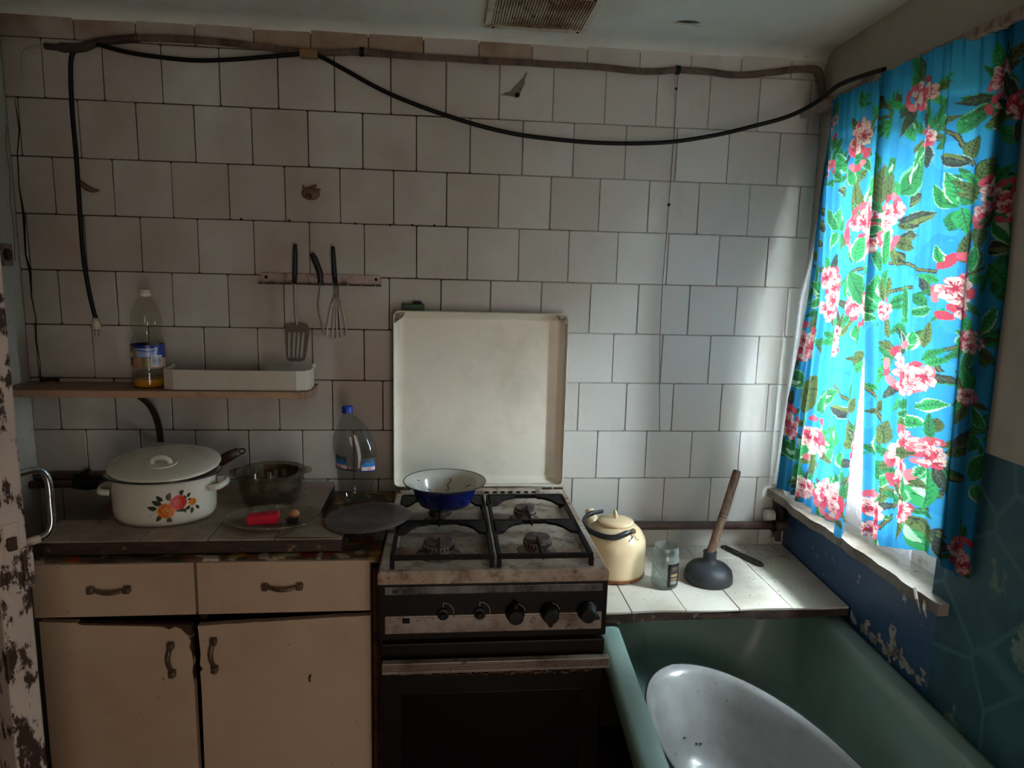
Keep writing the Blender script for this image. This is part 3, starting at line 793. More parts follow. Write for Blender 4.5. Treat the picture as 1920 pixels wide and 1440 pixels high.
curtain('blue flowered curtain panel nearest the tiled wall, hanging over the window sill',
        [(1.98, .100), (1.75, .115), (1.45, .150), (1.2, .145), (.87, .124)], [(1.98, .474), (1.46, .502), (1.41, .495), (1.29, .486), (1.15, .485), (.95, .480), (.9, .480)],
        lambda t: .872 - .012 * t + .030 * math.exp(-((t - .55) / .12) ** 2) * 0 - (.020 if .86 < t < .99 else 0) * math.sin((t - .86) / .13 * PI), 1.984,
        [(.008, 3.3, .6, .5), (.005, 7.1, 1.0, -.6), (.003, 12.3, .2, .4)], 200, 640)
curtain('blue flowered curtain panel on the room side, its outer strip hanging dark over the wall',
        [(1.98, .458), (1.46, .492), (1.41, .500), (1.29, .523), (1.15, .545), (.9, .584)], [(1.98, .835), (1.75, .845), (1.5, .858), (.9, .868)],
        lambda t: .900 + .022 * t - .008 * math.sin(t * 9), 1.984,
        [(.008, 4.2, 2.2, .4), (.005, 8.6, .4, .7), (.003, 14.7, 1.2, -.3)], 230, 640, xoff=-0.016, tuck='R')
# white net curtain behind
def net_material():
    n = N('white_net')
    d = n.new('ShaderNodeBsdfDiffuse'); d.inputs[0].default_value = (.86, .87, .9, 1)
    t = n.new('ShaderNodeBsdfTranslucent'); t.inputs[0].default_value = (.86, .87, .9, 1)
    tr = n.new('ShaderNodeBsdfTransparent')
    m1 = n.new('ShaderNodeMixShader'); m1.inputs[0].default_value = .5
    n.link(d.outputs[0], m1.inputs[1]); n.link(t.outputs[0], m1.inputs[2])
    vo = n.new('ShaderNodeTexVoronoi'); vo.inputs['Scale'].default_value = 22
    n.link(n.geo.outputs['Position'], vo.inputs['Vector'])
    ring = n.math('ABSOLUTE', n.math('SUBTRACT', vo.outputs['Distance'], .32), 0)
    sy = n.new('ShaderNodeSeparateXYZ'); n.link(n.geo.outputs['Position'], sy.inputs[0])
    bunched = n.ramp(sy.outputs['Y'], -.30, -.20)        # gathered thick at the wall end
    f = n.math('ADD', n.math('MULTIPLY', n.ramp(ring, .07, .03), .12), n.math('ADD', n.math('MULTIPLY', bunched, .75), .10))
    m2 = n.new('ShaderNodeMixShader')
    n.link(f, m2.inputs[0]); n.link(tr.outputs[0], m2.inputs[1]); n.link(m1.outputs[0], m2.inputs[2])
    n.link(m2.outputs[0], n.out.inputs[0])
    return n.m
M['net'] = net_material()
mb = MB(); nu, nz = 110, 40; vs_, fs_ = [], []
for j in range(nz):
    v = j / (nz - 1); z = lerp(1.94, .848, v)
    aL = interp([(1.95, .070), (1.57, .056), (1.12, .038), (.84, .016)], z); aR = .675
    for i in range(nu):
        u = i / (nu - 1); a = lerp(aL, aR, u)
        x = xr(-a) - .009 + .003 * math.sin(u * 70 + v) + .0015 * math.sin(u * 23 + 1) - .034 * min(1, max(0, (v - .20) / .25)) * math.exp(-(u / .38) ** 2) - .022 * v * v * math.exp(-(u / .16) ** 2)
        vs_.append((min(x, xr(-a) - .004), -a, z + .01 * math.sin(u * 30) * v))
for j in range(nz - 1):
    for i in range(nu - 1):
        fs_.append((j * nu + i, j * nu + i + 1, (j + 1) * nu + i + 1, (j + 1) * nu + i))
mb.add(vs_, fs_)
solo('net_curtain', mb, M['net'], 'white net curtain with ring pattern hanging behind the flowered curtains, showing at the tiled wall', 'net curtain', (2.05, -.4, .85), smooth=True)
# wooden curtain lath
M['lath'] = mat('old_painted_wood', (150, 134, 118), 0.7, dirt=[(18, .48, .68, (92, 74, 60), (1, 3, 1)), (60, .6, .7, (60, 46, 38))])
rod = thing('curtain_rod', 'thin wooden curtain lath along the wall above the flowered curtains', 'curtain rod', (2.05, -.5, 1.97))
def lx(a): return 2.052 - .030 * a
mb = MB(); mb.add([(lx(.02) - .008, -.02, 1.975), (lx(1.35) - .008, -1.35, 1.978), (lx(1.35) - .008, -1.35, 1.998), (lx(.02) - .008, -.02, 1.995), (lx(.02) + .008, -.02, 1.975), (lx(1.35) + .008, -1.35, 1.978), (lx(1.35) + .008, -1.35, 1.998), (lx(.02) + .008, -.02, 1.995)],
      [(0, 1, 2, 3), (4, 7, 6, 5), (0, 4, 5, 1), (3, 2, 6, 7), (0, 3, 7, 4), (1, 5, 6, 2)])
part('lath', mb, M['lath'], rod, bevel=.002)
mb = MB(); mb.add([(lx(.02) + .006, -.02, 1.986), (lx(1.35) + .006, -1.35, 1.989), (xr(-1.35) - .001, -1.35, 1.989), (xr(-.02) - .001, -.02, 1.986), (lx(.02) + .006, -.02, 1.994), (lx(1.35) + .006, -1.35, 1.997), (xr(-1.35) - .001, -1.35, 1.997), (xr(-.02) - .001, -.02, 1.994)],
      [(0, 3, 2, 1), (4, 5, 6, 7), (0, 1, 5, 4), (1, 2, 6, 5), (2, 3, 7, 6), (3, 0, 4, 7)])
part('wood_board', mb, M['lath'], rod)  # board added between lath and wall to block light leaking upward
for a in (.13, .335, .98):
    part('bracket', MB().box(lx(a) - .003, -a + .012, 1.985, xr(-a) + .004, -a - .012, 2.012), M['lath'], rod, bevel=.003)

# ---------------------------------------------------------------- door at the left
def flaky(name, paint, under, lo, hi, scale=24, stretch=(1, 1, .5)):
    n = N(name)
    b = n.new('ShaderNodeBsdfPrincipled'); n.link(b.outputs[0], n.out.inputs[0])
    f = n.ramp(n.noise(scale, 8, .68, stretch), lo, hi)
    g = n.ramp(n.noise(5, 3, .5, off=5), .35, .65)
    p = n.mix(n.math('MULTIPLY', g, .5), lin(paint), tuple(v * .62 for v in lin(paint)))
    n.link(n.mix(f, p, lin(under)), b.inputs['Base Color'])
    b.inputs['Roughness'].default_value = .6
    bn = n.new('ShaderNodeBump'); bn.inputs['Strength'].default_value = .8; bn.inputs['Distance'].default_value = .0025; bn.invert = True
    n.link(f, bn.inputs['Height']); n.link(bn.outputs[0], b.inputs['Normal'])
    return n.m
M['door'] = flaky('flaking_door_paint', (196, 180, 168), (58, 36, 26), .535, .575, 30)
M['chrome'] = mat('chrome', (190, 190, 190), .18, 1.0, dirt=[(60, .55, .7, (130, 124, 116))])
door = bpy.data.objects.new('door_1', None); COL.objects.link(door); DOORP = (0.305, -0.905, 0.0); door.location = DOORP; OFF[door.name] = DOORP; door['kind'] = 'structure'
dd = Vector((-0.78, 0.63, 0)).normalized()      # along the leaf, from the free edge to the hinge
dn = Vector((dd.y, -dd.x, 0))                   # face turned to the kitchen corner
def dp(s, t, z): return tuple(Vector(DOORP) + dd * s + dn * t + Vector((0, 0, z)))
def dbox(mb_, s0, s1, t0, t1, z0, z1):
    return mb_.add([dp(s0, t0, z0), dp(s1, t0, z0), dp(s1, t1, z0), dp(s0, t1, z0), dp(s0, t0, z1), dp(s1, t0, z1), dp(s1, t1, z1), dp(s0, t1, z1)],
                   [(0, 3, 2, 1), (4, 5, 6, 7), (0, 1, 5, 4), (1, 2, 6, 5), (2, 3, 7, 6), (3, 0, 4, 7)])
part('leaf', dbox(MB(), 0, .595, -.046, 0, .01, 1.98), M['door'], door, bevel=.004)
lk = part('lock_plate', dbox(MB(), -.0022, .002, -.034, -.012, .955, 1.075), M['door'], door, bevel=.001)
part('latch', dbox(MB(), -.010, .0, -.031, -.018, 1.030, 1.052), mat('rusty_latch', (70, 46, 36), .6, .4), lk, bevel=.002)
part('screw', MB().xf(Matrix.Identity(4)).add([dp(-.0035, -.023 + .005 * math.cos(t), .968 + .005 * math.sin(t)) for t in np.linspace(0, 2 * PI, 10, endpoint=False)] + [dp(0, -.023 + .005 * math.cos(t), .968 + .005 * math.sin(t)) for t in np.linspace(0, 2 * PI, 10, endpoint=False)],
     [tuple(range(10))] + [(i, (i + 1) % 10, 10 + (i + 1) % 10, 10 + i) for i in range(10)]), M['door'], lk)
part('strip', dbox(MB(), -.004, .03, -.010, .006, .955, 1.028), M['door'], door, bevel=.002)
hp = [dp(.022, -.002, 1.148), dp(.022, .030, 1.150), dp(.022, .043, 1.140), dp(.022, .048, 1.120), dp(.022, .048, 1.085), dp(.022, .048, 1.055), dp(.022, .043, 1.038), dp(.022, .030, 1.028), dp(.022, -.002, 1.026)]
part('handle', MB().tube(smooth_path(hp, 5), .0062, 12), M['chrome'], door, smooth=True, label='chrome pull handle')
part('handle_foot', MB().tube([dp(.022, 0, 1.026), dp(.022, .026, 1.028)], .0075, 10), M['door'], door, smooth=40)
# ---------------------------------------------------------------- base cabinet
M['cab'] = mat('cream_cabinet_paint', (196, 170, 146), .5, dirt=[(3, .45, .8, (176, 146, 122)), (70, .68, .73, (90, 62, 46))], bump=(20, .08, .002))
M['cab_edge'] = mat('bare_chipboard', (70, 44, 32), .9, dirt=[(60, .45, .65, (40, 26, 20))], bump=(90, .7, .003))
M['brass'] = mat('aged_brass', (112, 94, 78), .38, .5, dirt=[(50, .45, .65, (70, 54, 42))])
M['dark_wood'] = mat('dark_stained_wood', (64, 40, 28), .6, dirt=[(20, .45, .65, (34, 22, 18), (1, 1, 6))])
CX0, CX1, CXM, CYF, CYB = .075, .832, .432, -.500, -.03
cab = thing('base_cabinet', 'cream painted kitchen base cabinet with two drawers and two chipped doors', 'cabinet', (.45, -.27, 0))
mb = MB().box(CX0, CYF + .018, .06, CX0 + .016, CYB, .828).box(CX1 - .016, CYF + .018, .06, CX1, CYB, .828).box(CXM - .010, CYF + .03, .06, CXM + .006, CYB, .812)
mb.box(CX0 + .016, CYF + .018, .812, CX1 - .016, CYB, .828).box(CX0 + .016, CYF + .03, .06, CX1 - .016, CYB, .08).box(CX0 + .016, CYB - .008, .08, CX1 - .016, CYB, .812)
mb.box(CX0 + .016, CYF + .02, .680, CX1 - .016, CYF + .06, .694).box(CX0 + .01, CYF + .05, 0, CX1 - .01, CYF + .07, .06).box(CX0 + .01, CYB - .02, 0, CX1 - .01, CYB, .06)
part('body', mb, M['dark_wood'], cab, bevel=.001)
def pull(parent, c, ln, vertical):
    """bowed cabinet pull with square feet"""
    x, z = c; pts = []
    for k in range(9):
        t = k / 8 - .5
        pts.append((t * ln, -.016 - .008 * math.cos(t * PI)))
    P = [((x + a, CYF - .018 + d + .012, z - .006 * math.cos(a / ln * PI)) if not vertical else (x - .007 * math.cos(a / ln * PI), CYF - .018 + d + .012, z + a)) for a, d in pts]
    h = part('handle', MB().tube(P, [.0036, .004, .0044, .0047, .0048, .0047, .0044, .004, .0036], 8, flat=1.25), M['brass'], parent, smooth=True, label='aged brass pull')
    for sg in (-1, 1):
        a = sg * ln / 2
        fx, fz = (x + a, z) if not vertical else (x, z + a)
        part('handle_foot', MB().box(fx - .0075, CYF - .034, fz - .0075, fx + .0075, CYF - .0175, fz + .0075), M['brass'], parent, bevel=.003)
for x0, x1, hx in ((CX0 + .002, CXM - .003, .245), (CXM + .003, CX1 - .004, .628)):
    d = part('drawer', MB().box(x0, CYF - .018, .700, x1, CYF, .826), M['cab'], cab, bevel=.0015)
    pull(d, (hx, .768), .078, False)
def cab_door(x0, x1, zt0, zt1, hinge, chips, hx, hz):
    """door front with a ragged chipped edge showing chipboard"""
    out = [(x0, .07), (x1, .07)]
    if hinge == 'L':
        for z, w in chips: out.append((x1 - w, z))
    top = []
    n = 26; q = random.Random(int(x0 * 1000))
    for k in range(n + 1):
        t = k / n; x = lerp(x1, x0, t)
        zz = lerp(zt1, zt0, t) - (.006 + .010 * max(0, math.sin(t * 7 + 1)) ** 2 * q.random() if hinge == 'L' and t < .75 else .0015 * q.random())
        if hinge == 'L' and t < .12: zz -= .020 * (1 - t / .12) ** 1.5
        top.append((x, zz))
    out += top
    if hinge == 'R':
        for z, w in chips[::-1]: out.append((x0 + w, z))
    dr = part('door', MB().prism(out, CYF - .0165, CYF + .001, 'xz'), M['cab'], cab)
    core = [(x0 + .002, .07), (x1 - .002, .07), (x1 - .002, zt1 - .002), (x0 + .002, zt0 - .002)]
    part('door_core', MB().prism(core, CYF - .0135, CYF + .002, 'xz'), M['cab_edge'], dr)
    pull(dr, (hx, hz), .070, True)
    return dr
cab_door(CX0 + .010, CXM - .014, .690, .674, 'L', [(.52, .001), (.556, .004), (.575, .001), (.60, .003), (.618, .008), (.632, .004), (.645, .010)], .372, .592)
cab_door(CXM - .001, CX1 - .004, .672, .688, 'R', [(.30, .0), (.50, .002), (.555, .001), (.562, .008), (.572, .001), (.60, .004), (.66, .001)], .468, .600)
part('screw_hook', MB().tube(smooth_path([(.686, CYF - .016, .538), (.686, CYF - .024, .538), (.684, CYF - .026, .531), (.687, CYF - .026, .526)], 4), .0016, 6), M['black'], cab, smooth=True)
# rust-red strip of hardboard between cabinet and stove
solo('hardboard_strip', MB().prism([(.8345, .05), (.8495, .05), (.8495, .60), (.846, .66), (.850, .72), (.8485, .800), (.8345, .800)], CYF - .012, CYF + .25, 'xz'), mat('raw_hardboard', (112, 62, 36), .85, dirt=[(24, .42, .66, (56, 34, 24))]), 'rust brown ragged hardboard strip between cabinet and stove', 'board', (.842, -.4, .05))

# ---------------------------------------------------------------- oilcloth
def oil_print():
    r = Raster(.80, .52, .003, (96, 70, 52))
    q = random.Random(21)
    for k in range(420):
        c = q.choice([(120, 34, 26), (150, 60, 26), (160, 122, 40), (48, 62, 36), (70, 78, 40), (170, 150, 120), (60, 40, 30), (180, 168, 140), (130, 84, 50), (40, 48, 34)])
        r.ell(q.uniform(0, .8), q.uniform(0, .52), q.uniform(.008, .035), q.uniform(.006, .022), c, q.uniform(0, PI))
    r.ell(.385, .285, .045, .020, (196, 150, 40)); r.ell(.40, .29, .03, .012, (214, 176, 70))
    for k in range(40):
        x, y = q.uniform(0, .8), q.uniform(0, .52); t = q.uniform(0, 6)
        r.leaf(x, y, x + .05 * math.cos(t), y + .05 * math.sin(t), .02, q.choice([(46, 60, 34), (60, 76, 36), (34, 44, 28)]), None)
    return r
ras = oil_print()
nx, ny = 160, 104; X0, X1, Y0, Y1 = .060, .850, -.505, -.012
V, C_, F = [], [], []
q = random.Random(4)
for j in range(ny + 6):
    for i in range(nx + 1):
        x = lerp(X0, X1, i / nx)
        if j <= ny:
            y = lerp(Y1, Y0, j / ny); z = .8305 + .0012 * math.sin(x * 40 + y * 31)
        else:
            k = j - ny; y = Y0 - .0035 - .0006 * k - .0015 * math.sin(x * 35); z = .8305 - .0026 * k - .0012 * math.sin(x * 23) * k / 6
        z = max(z, .829) if j <= ny else z
        V.append((x, y, z)); C_.append(ras.sample(x - X0, min(.51, (Y1 - y) + (0 if j <= ny else (j - ny) * .0026))))
for j in range(ny + 5):
    for i in range(nx):
        a = j * (nx + 1) + i; F.append((a, a + nx + 1, a + nx + 2, a + 1))
mb = MB(); mb.add(V, F)
M['oilcloth'] = mat('oilcloth', (100, 80, 60), .4, attr='print', dirt=[(7, .5, .75, (50, 38, 30)), (60, .6, .7, (34, 26, 20))])
o = solo('oilcloth', mb, M['oilcloth'], 'dark multicoloured oilcloth lying over the cabinet top', 'tablecloth', (.45, -.26, .83), smooth=True)
colour_attr(o.data, np.array(C_))

# ---------------------------------------------------------------- loose worktop boards
M['board_top'] = mat('worn_white_laminate', (168, 150, 134), .45, dirt=[(5, .45, .7, (120, 102, 88)), (40, .6, .7, (74, 58, 48))])
M['board_edge'] = mat('wet_board_edge', (62, 42, 30), .6, dirt=[(18, .45, .62, (36, 24, 18), (1, 1, 3)), (30, .62, .7, (120, 96, 72))])
wt = thing('worktop_board', 'worn white tiled worktop board with dark edge across the cabinet front', 'worktop', (.41, -.415, .834))
mb = MB().box(.060, -.482, .834, .758, -.346, .8655)
part('core', mb, M['board_edge'], wt, bevel=.002)
xs = [.058, .150, .300, .452, .604, .760]
q = random.Random(9)
for i in range(5):
    x0, x1 = xs[i] + .0008, xs[i + 1] - .0008
    bow = [q.uniform(-.001, .0015) for _ in range(5)]
    top = [(x0, -.346)] + [(x1, -.346)] + [(lerp(x1, x0, k / 4), -.4855 + bow[k]) for k in range(5)]
    t = part('tile', MB().prism(top, .8655, .8695, 'xy'), M['board_top'], wt, bevel=.0008, bseg=1)
# lifted flap at the right end
part('lifted_flap', MB().add([(.615, -.486, .8705), (.755, -.486, .8715), (.755, -.41, .8705), (.64, -.42, .8700), (.625, -.489, .8745), (.70, -.488, .8725)], [(0, 4, 5, 1, 2, 3)]), M['board_top'], wt)
rb = thing('rear_worktop_board', 'plain grimy worktop board behind the pot, holding the glass dishes', 'worktop', (.4, -.19, .834))
part('core', MB().box(.165, -.343, .834, .675, -.035, .8655), M['board_edge'], rb, bevel=.002)
part('panel', MB().box(.164, -.3435, .8655, .676, -.034, .8690), M['board_top'], rb, bevel=.0008, bseg=1)

# ---------------------------------------------------------------- enamel pot
M['enamel_white'] = mat('white_enamel', (214, 210, 196), .22, dirt=[(8, .55, .8, (176, 168, 150)), (70, .72, .77, (70, 60, 50))], coat=.3)
M['enamel_rim'] = mat('dark_enamel_rim', (40, 38, 36), .3)
M['print'] = mat('printed_colour', (128, 128, 128), .3, attr='print')
PX, PY, PZ = .297, -.318, .8695
PA, PB = .122, .098
pot = thing('enamel_pot', 'white oval enamel pot with roses printed on its side and lid on', 'pot', (PX, PY, PZ))
prof = [(0, .001), (.80, .0005), (.92, .004), (.985, .016), (1.0, .034), (1.0, .085), (1.005, .104), (1.04, .112), (1.10, .1145), (1.12, .116), (1.115, .1185), (1.02, .116), (.985, .108), (.97, .09), (.96, .03), (.88, .010), (0, .007)]
mb = MB().lathe([(r, z) for r, z in prof], 64, (PX, PY, PZ), PA, PB)
part('body', mb, M['enamel_white'], pot, smooth=True)
ring = [(PX + PA * 1.115 * math.cos(t), PY + PB * 1.115 * math.sin(t), PZ + .1172) for t in np.linspace(0, 2 * PI, 64, endpoint=False)]
part('rim', MB().tube(ring, .0024, 8, closed=True), M['enamel_rim'], pot, smooth=True)
for sg, zz in ((-1, .072), (1, .084)):
    hpts = [(PX + sg * (PA - .004), PY - .034, PZ + zz), (PX + sg * (PA + .018), PY - .033, PZ + zz + .002), (PX + sg * (PA + .026), PY - .016, PZ + zz + .004), (PX + sg * (PA + .028), PY, PZ + zz + .004), (PX + sg * (PA + .026), PY + .016, PZ + zz + .004), (PX + sg * (PA + .018), PY + .033, PZ + zz + .002), (PX + sg * (PA - .004), PY + .034, PZ + zz)]
    part('handle', MB().tube(smooth_path(hpts, 4), .0085, 10, flat=.8), M['enamel_white'], pot, smooth=True)
# lid: shallow dome, its back edge lifted
mb = MB().lathe([(1.10, -.002), (1.11, .0005), (1.095, .0035), (1.04, .006), (.90, .0105), (.60, .0140), (.30, .0145), (0, .0140)], 56, (0, 0, 0), PA * .985, PB * .985)
mb.lathe([(0, .006), (.6, .010), (.9, .007), (1.04, .003), (1.10, -.002)], 56, (0, 0, 0), PA * .985, PB * .985)
LM = Matrix.Translation((PX + .004, PY - .002, PZ + .1385)) @ Matrix.Rotation(math.radians(10.5), 4, 'X')
lid = part('lid', mb.xf(LM), M['enamel_white'], pot, smooth=True)
kp = [(-.021 + .004, -.030, .011), (-.020 + .004, -.030, .021), (-.012 + .004, -.030, .028), (.004, -.030, .030), (.016, -.030, .028), (.024, -.030, .021), (.025, -.030, .011)]
part('knob_ring', MB().tube([(.004 + .036 * math.cos(t), -.030 + .028 * math.sin(t), .0142 - .0006) for t in np.linspace(0, 2 * PI, 32, endpoint=False)], .0026, 8, closed=True).xf(LM), M['enamel_white'], lid, smooth=True)
part('knob', MB().tube(smooth_path(kp, 4), .005, 10, flat=1.3).xf(LM), M['enamel_white'], lid, smooth=True)
# roses on the side
def roses():
    r = Raster(.13, .075, .0007)
    q = random.Random(3)
    def rose(cx, cy, R, c0, c1, c2):
        for k in range(7):
            t = k * 2 * PI / 7
            r.ell(cx + R * .35 * math.cos(t), cy + R * .35 * math.sin(t), R * .68, R * .62, c0, t)
        for k in range(5):
            t = k * 2 * PI / 5 + .4
            pts = [(cx + R * (.75 - .04 * j) * math.cos(t + j * .22), cy + R * (.75 - .04 * j) * math.sin(t + j * .22)) for j in range(5)]
            r.line(pts, R * .10, c1)
        r.ell(cx, cy, R * .42, R * .40, c2)
        pts = [(cx + R * (.06 + .035 * j) * math.cos(j * .75), cy + R * (.06 + .035 * j) * math.sin(j * .75)) for j in range(11)]
        r.line(pts, R * .09, c1)
    LF = [((52, 66, 34), (26, 34, 20)), ((72, 86, 44), (34, 44, 24)), ((34, 44, 30), (18, 24, 16))]
    for x, y, t, L in ((.034, .044, 2.7, .024), (.046, .052, 1.3, .022), (.036, .052, 2.3, .020), (.024, .034, 2.9, .022), (.030, .020, 4.2, .020), (.046, .013, 4.7, .022), (.060, .026, .1, .020), (.064, .030, -.5, .018), (.072, .062, 1.2, .018), (.086, .055, .9, .014), (.084, .052, 2.0, .012), (.086, .050, -.2, .012), (.076, .030, -1.2, .014), (.096, .030, -1.7, .018), (.104, .032, -.9, .016), (.092, .034, -2.5, .016)):
        c, v = q.choice(LF); r.leaf(x, y, x + L * math.cos(t), y + L * math.sin(t), L * .56, c, v, None, .1)
    for pts in ([(.004, .012), (.014, .022), (.026, .030)], [(.008, .018), (.020, .026), (.030, .030)], [(.084, .040), (.094, .046), (.1, .05)]):
        r.line(pts, .0013, (40, 34, 24))
    rose(.042, .028, .0185, (212, 112, 26), (150, 50, 14), (226, 136, 44))
    rose(.067, .046, .0180, (206, 44, 24), (128, 14, 14), (226, 74, 40))
    rose(.098, .042, .0095, (216, 124, 30), (160, 60, 16), (224, 150, 50))
    return r
def potmap(x, y):
    s = (x - .065) / .11 + math.radians(-78 + 6)      # angle around the oval
    return (PX + (PA + .0006) * math.cos(s + math.radians(12)), PY + (PB + .0006) * math.sin(s + math.radians(12)), PZ + .016 + y * 1.02)
print_part('rose_print', roses(), potmap, M['print'], pot, 'orange and red roses with dark leaves')

# ---------------------------------------------------------------- frying pan behind the pot
M['pan'] = mat('black_pan', (24, 22, 21), .5, .3)
M['bakelite'] = mat('brown_bakelite', (54, 30, 24), .45, dirt=[(30, .5, .7, (34, 20, 16))])
pan = thing('frying_pan', 'dark frying pan behind the pot with raised brown handle', 'pan', (.245, -.13, .869))
part('body', MB().lathe([(0, 0), (.070, 0), (.082, .004), (.088, .040), (.091, .040), (.086, .004), (.072, .003), (0, .003)], 40, (.245, -.150, .8692), .76, .76), M['pan'], pan, smooth=40)
part('stem', MB().tube([(.308, -.145, .903), (.340, -.130, .922), (.366, -.120, .947)], [.007, .006, .006], 8, flat=.5), M['pan'], pan, smooth=True)
hd = part('handle', MB().tube([(.352, -.120, .944), (.372, -.120, .957), (.400, -.120, .973), (.424, -.120, .985)], [.012, .0155, .015, .0125], 12, flat=.55), M['bakelite'], pan, smooth=True)
part('hanging_loop', MB().tube(smooth_path([(.424, -.120, .990), (.436, -.120, .993), (.440, -.120, .986), (.434, -.120, .979), (.426, -.120, .979)], 4), .0022, 6), M['pan'], hd, smooth=True)

# ---------------------------------------------------------------- glass casserole
M['sooty_glass'] = clear_mat('sooty_glass', (222, 216, 200), .16, .08, .42, (124, 116, 104))
cz = .8692; cxy = (.530, -.203)
ca = thing('glass_casserole', 'sooty round glass casserole with two side lugs behind the glass plate', 'casserole', (*cxy, cz))
part('bowl', MB().lathe([(0, .001), (.060, 0), (.072, .004), (.079, .03), (.086, .070), (.0885, .078), (.094, .080), (.0945, .085), (.088, .0875), (.083, .084), (.080, .068), (.073, .03), (.066, .009), (0, .006)], 56, (*cxy, cz)), M['sooty_glass'], ca, smooth=50)
for sg, tz in ((-1, 0), (1, .004)):
    lug = [(sg * .088, -.034), (sg * .104, -.020), (sg * .110, 0), (sg * .104, .020), (sg * .088, .034)]
    pts = [(cxy[0] + a, cxy[1] + b) for a, b in lug] + [(cxy[0] + sg * .084, cxy[1])]
    part('lug', MB().prism(pts, cz + .078 + tz, cz + .0855 + tz, 'xy'), M['sooty_glass'], ca, bevel=.002)
M['burnt'] = mat('burnt_crust', (44, 30, 22), .8, dirt=[(40, .45, .6, (84, 66, 44)), (30, .6, .66, (16, 12, 10))])
vs_, fs_ = [], []; q = random.Random(2)
for j, (r0, z0) in enumerate(((.0765, .028), (.0788, .046), (.0806, .064), (.083, .080))):
    for k in range(40):
        t = 2 * PI * k / 40; vs_.append((cxy[0] + (r0 - .0006) * math.cos(t) * .985, cxy[1] + (r0 - .0006) * math.sin(t) * .985, cz + z0))
for j in range(3):
    for k in range(40):
        if q.random() < .62 and 1 < k < 19 or (q.random() < .25): fs_.append((j * 40 + k, j * 40 + (k + 1) % 40, (j + 1) * 40 + (k + 1) % 40, (j + 1) * 40 + k))
mb = MB(); mb.add(vs_, fs_); part('burnt_residue', mb, M['burnt'], ca, smooth=True, kind='stuff')

# ---------------------------------------------------------------- glass plate with sponge, egg and scourer
M['dull_glass'] = clear_mat('dull_glass', (234, 232, 224), .20, .10, .60, (176, 170, 156))
pc = (.577, -.377); pz = .8722
solo('glass_plate', MB().lathe([(0, .0), (.70, .0), (.86, .003), (.97, .0105), (1.0, .0125), (1.0, .015), (.96, .0135), (.85, .0065), (.69, .0035), (0, .0035)], 56, (*pc, pz), .119, .086),
     M['dull_glass'], 'oval clear glass plate holding a red sponge', 'plate', (*pc, pz), smooth=50)
M['sponge'] = mat('red_sponge', (214, 24, 52), .9, dirt=[(30, .5, .75, (184, 14, 42))], bump=(240, .5, .002))
mb = MB().box(-.036, -.018, 0, .036, .018, .021)
mb.v = [(x + (.004 if z > .01 else 0) * (1 if x > 0 else -1) * .5, y, z + (.003 if x > 0 else 0) * (z > .01)) for x, y, z in mb.v]
mb.xf(Matrix.Translation((.556, -.395, pz + .0042)) @ Matrix.Rotation(math.radians(9), 4, 'Z'))
solo('sponge', mb, M['sponge'], 'bright red rectangular sponge on the glass plate', 'sponge', (.556, -.395, pz + .004), bevel=.003)
solo('egg', MB().lathe([(0, -.0125), (.006, -.0113), (.0102, -.007), (.0120, 0), (.0112, .006), (.0085, .0115), (.0045, .0147), (0, .0155)], 20, (0, 0, 0)).xf(Matrix.Translation((.623, -.369, pz + .0158)) @ Matrix.Rotation(math.radians(70), 4, 'Y')),
     mat('brown_egg', (176, 124, 92), .55, dirt=[(80, .55, .7, (150, 98, 70))]), 'small brown egg on the glass plate', 'egg', (.623, -.369, pz + .004), smooth=True)
mb = MB(); q = random.Random(8)
for k in range(16):
    p0 = Vector((.628, -.402, pz + .011)); pts = [p0 + Vector((q.uniform(-.013, .013), q.uniform(-.008, .008), q.uniform(-.0055, .0055))) for _ in range(5)]
    mb.tube(smooth_path(pts, 3), .0019, 4)
solo('scourer', mb, mat('black_scourer', (22, 19, 17), .8), 'small black scouring pad next to the sponge', 'scourer', (.628, -.402, pz + .004), smooth=True)

# ---------------------------------------------------------------- perforated flame spreader
M['cast'] = mat('dark_grey_metal', (104, 97, 98), .42, .25, dirt=[(30, .45, .7, (76, 69, 69)), (120, .66, .7, (150, 146, 140))])
dc = (.806, -.370); dz = .8768
fs = thing('flame_spreader', 'round dark perforated flame spreader between worktop board and hob', 'flame spreader', (*dc, dz))
DT = Matrix.Translation((*dc, dz)) @ Matrix.Rotation(math.radians(-3.5), 4, 'Y')
part('disc', MB().lathe([(0, .004), (.050, .004), (.056, .0055), (.100, .0055), (.107, .004), (.110, .001), (.107, 0), (0, 0)], 64).xf(DT), M['cast'], fs, smooth=45)
mb = MB()
for rr, nn in ((.063, 34), (.073, 40), (.083, 46), (.092, 50)):
    for k in range(nn):
        t = 2 * PI * (k + rr * 40 % 1) / nn
        mb.add([(rr * math.cos(t) + .0021 * math.cos(u), rr * math.sin(t) + .0021 * math.sin(u), .0060) for u in np.linspace(0, 2 * PI, 7, endpoint=False)], [tuple(range(7))])
part('holes', mb.xf(DT), M['black'], fs, kind='stuff')

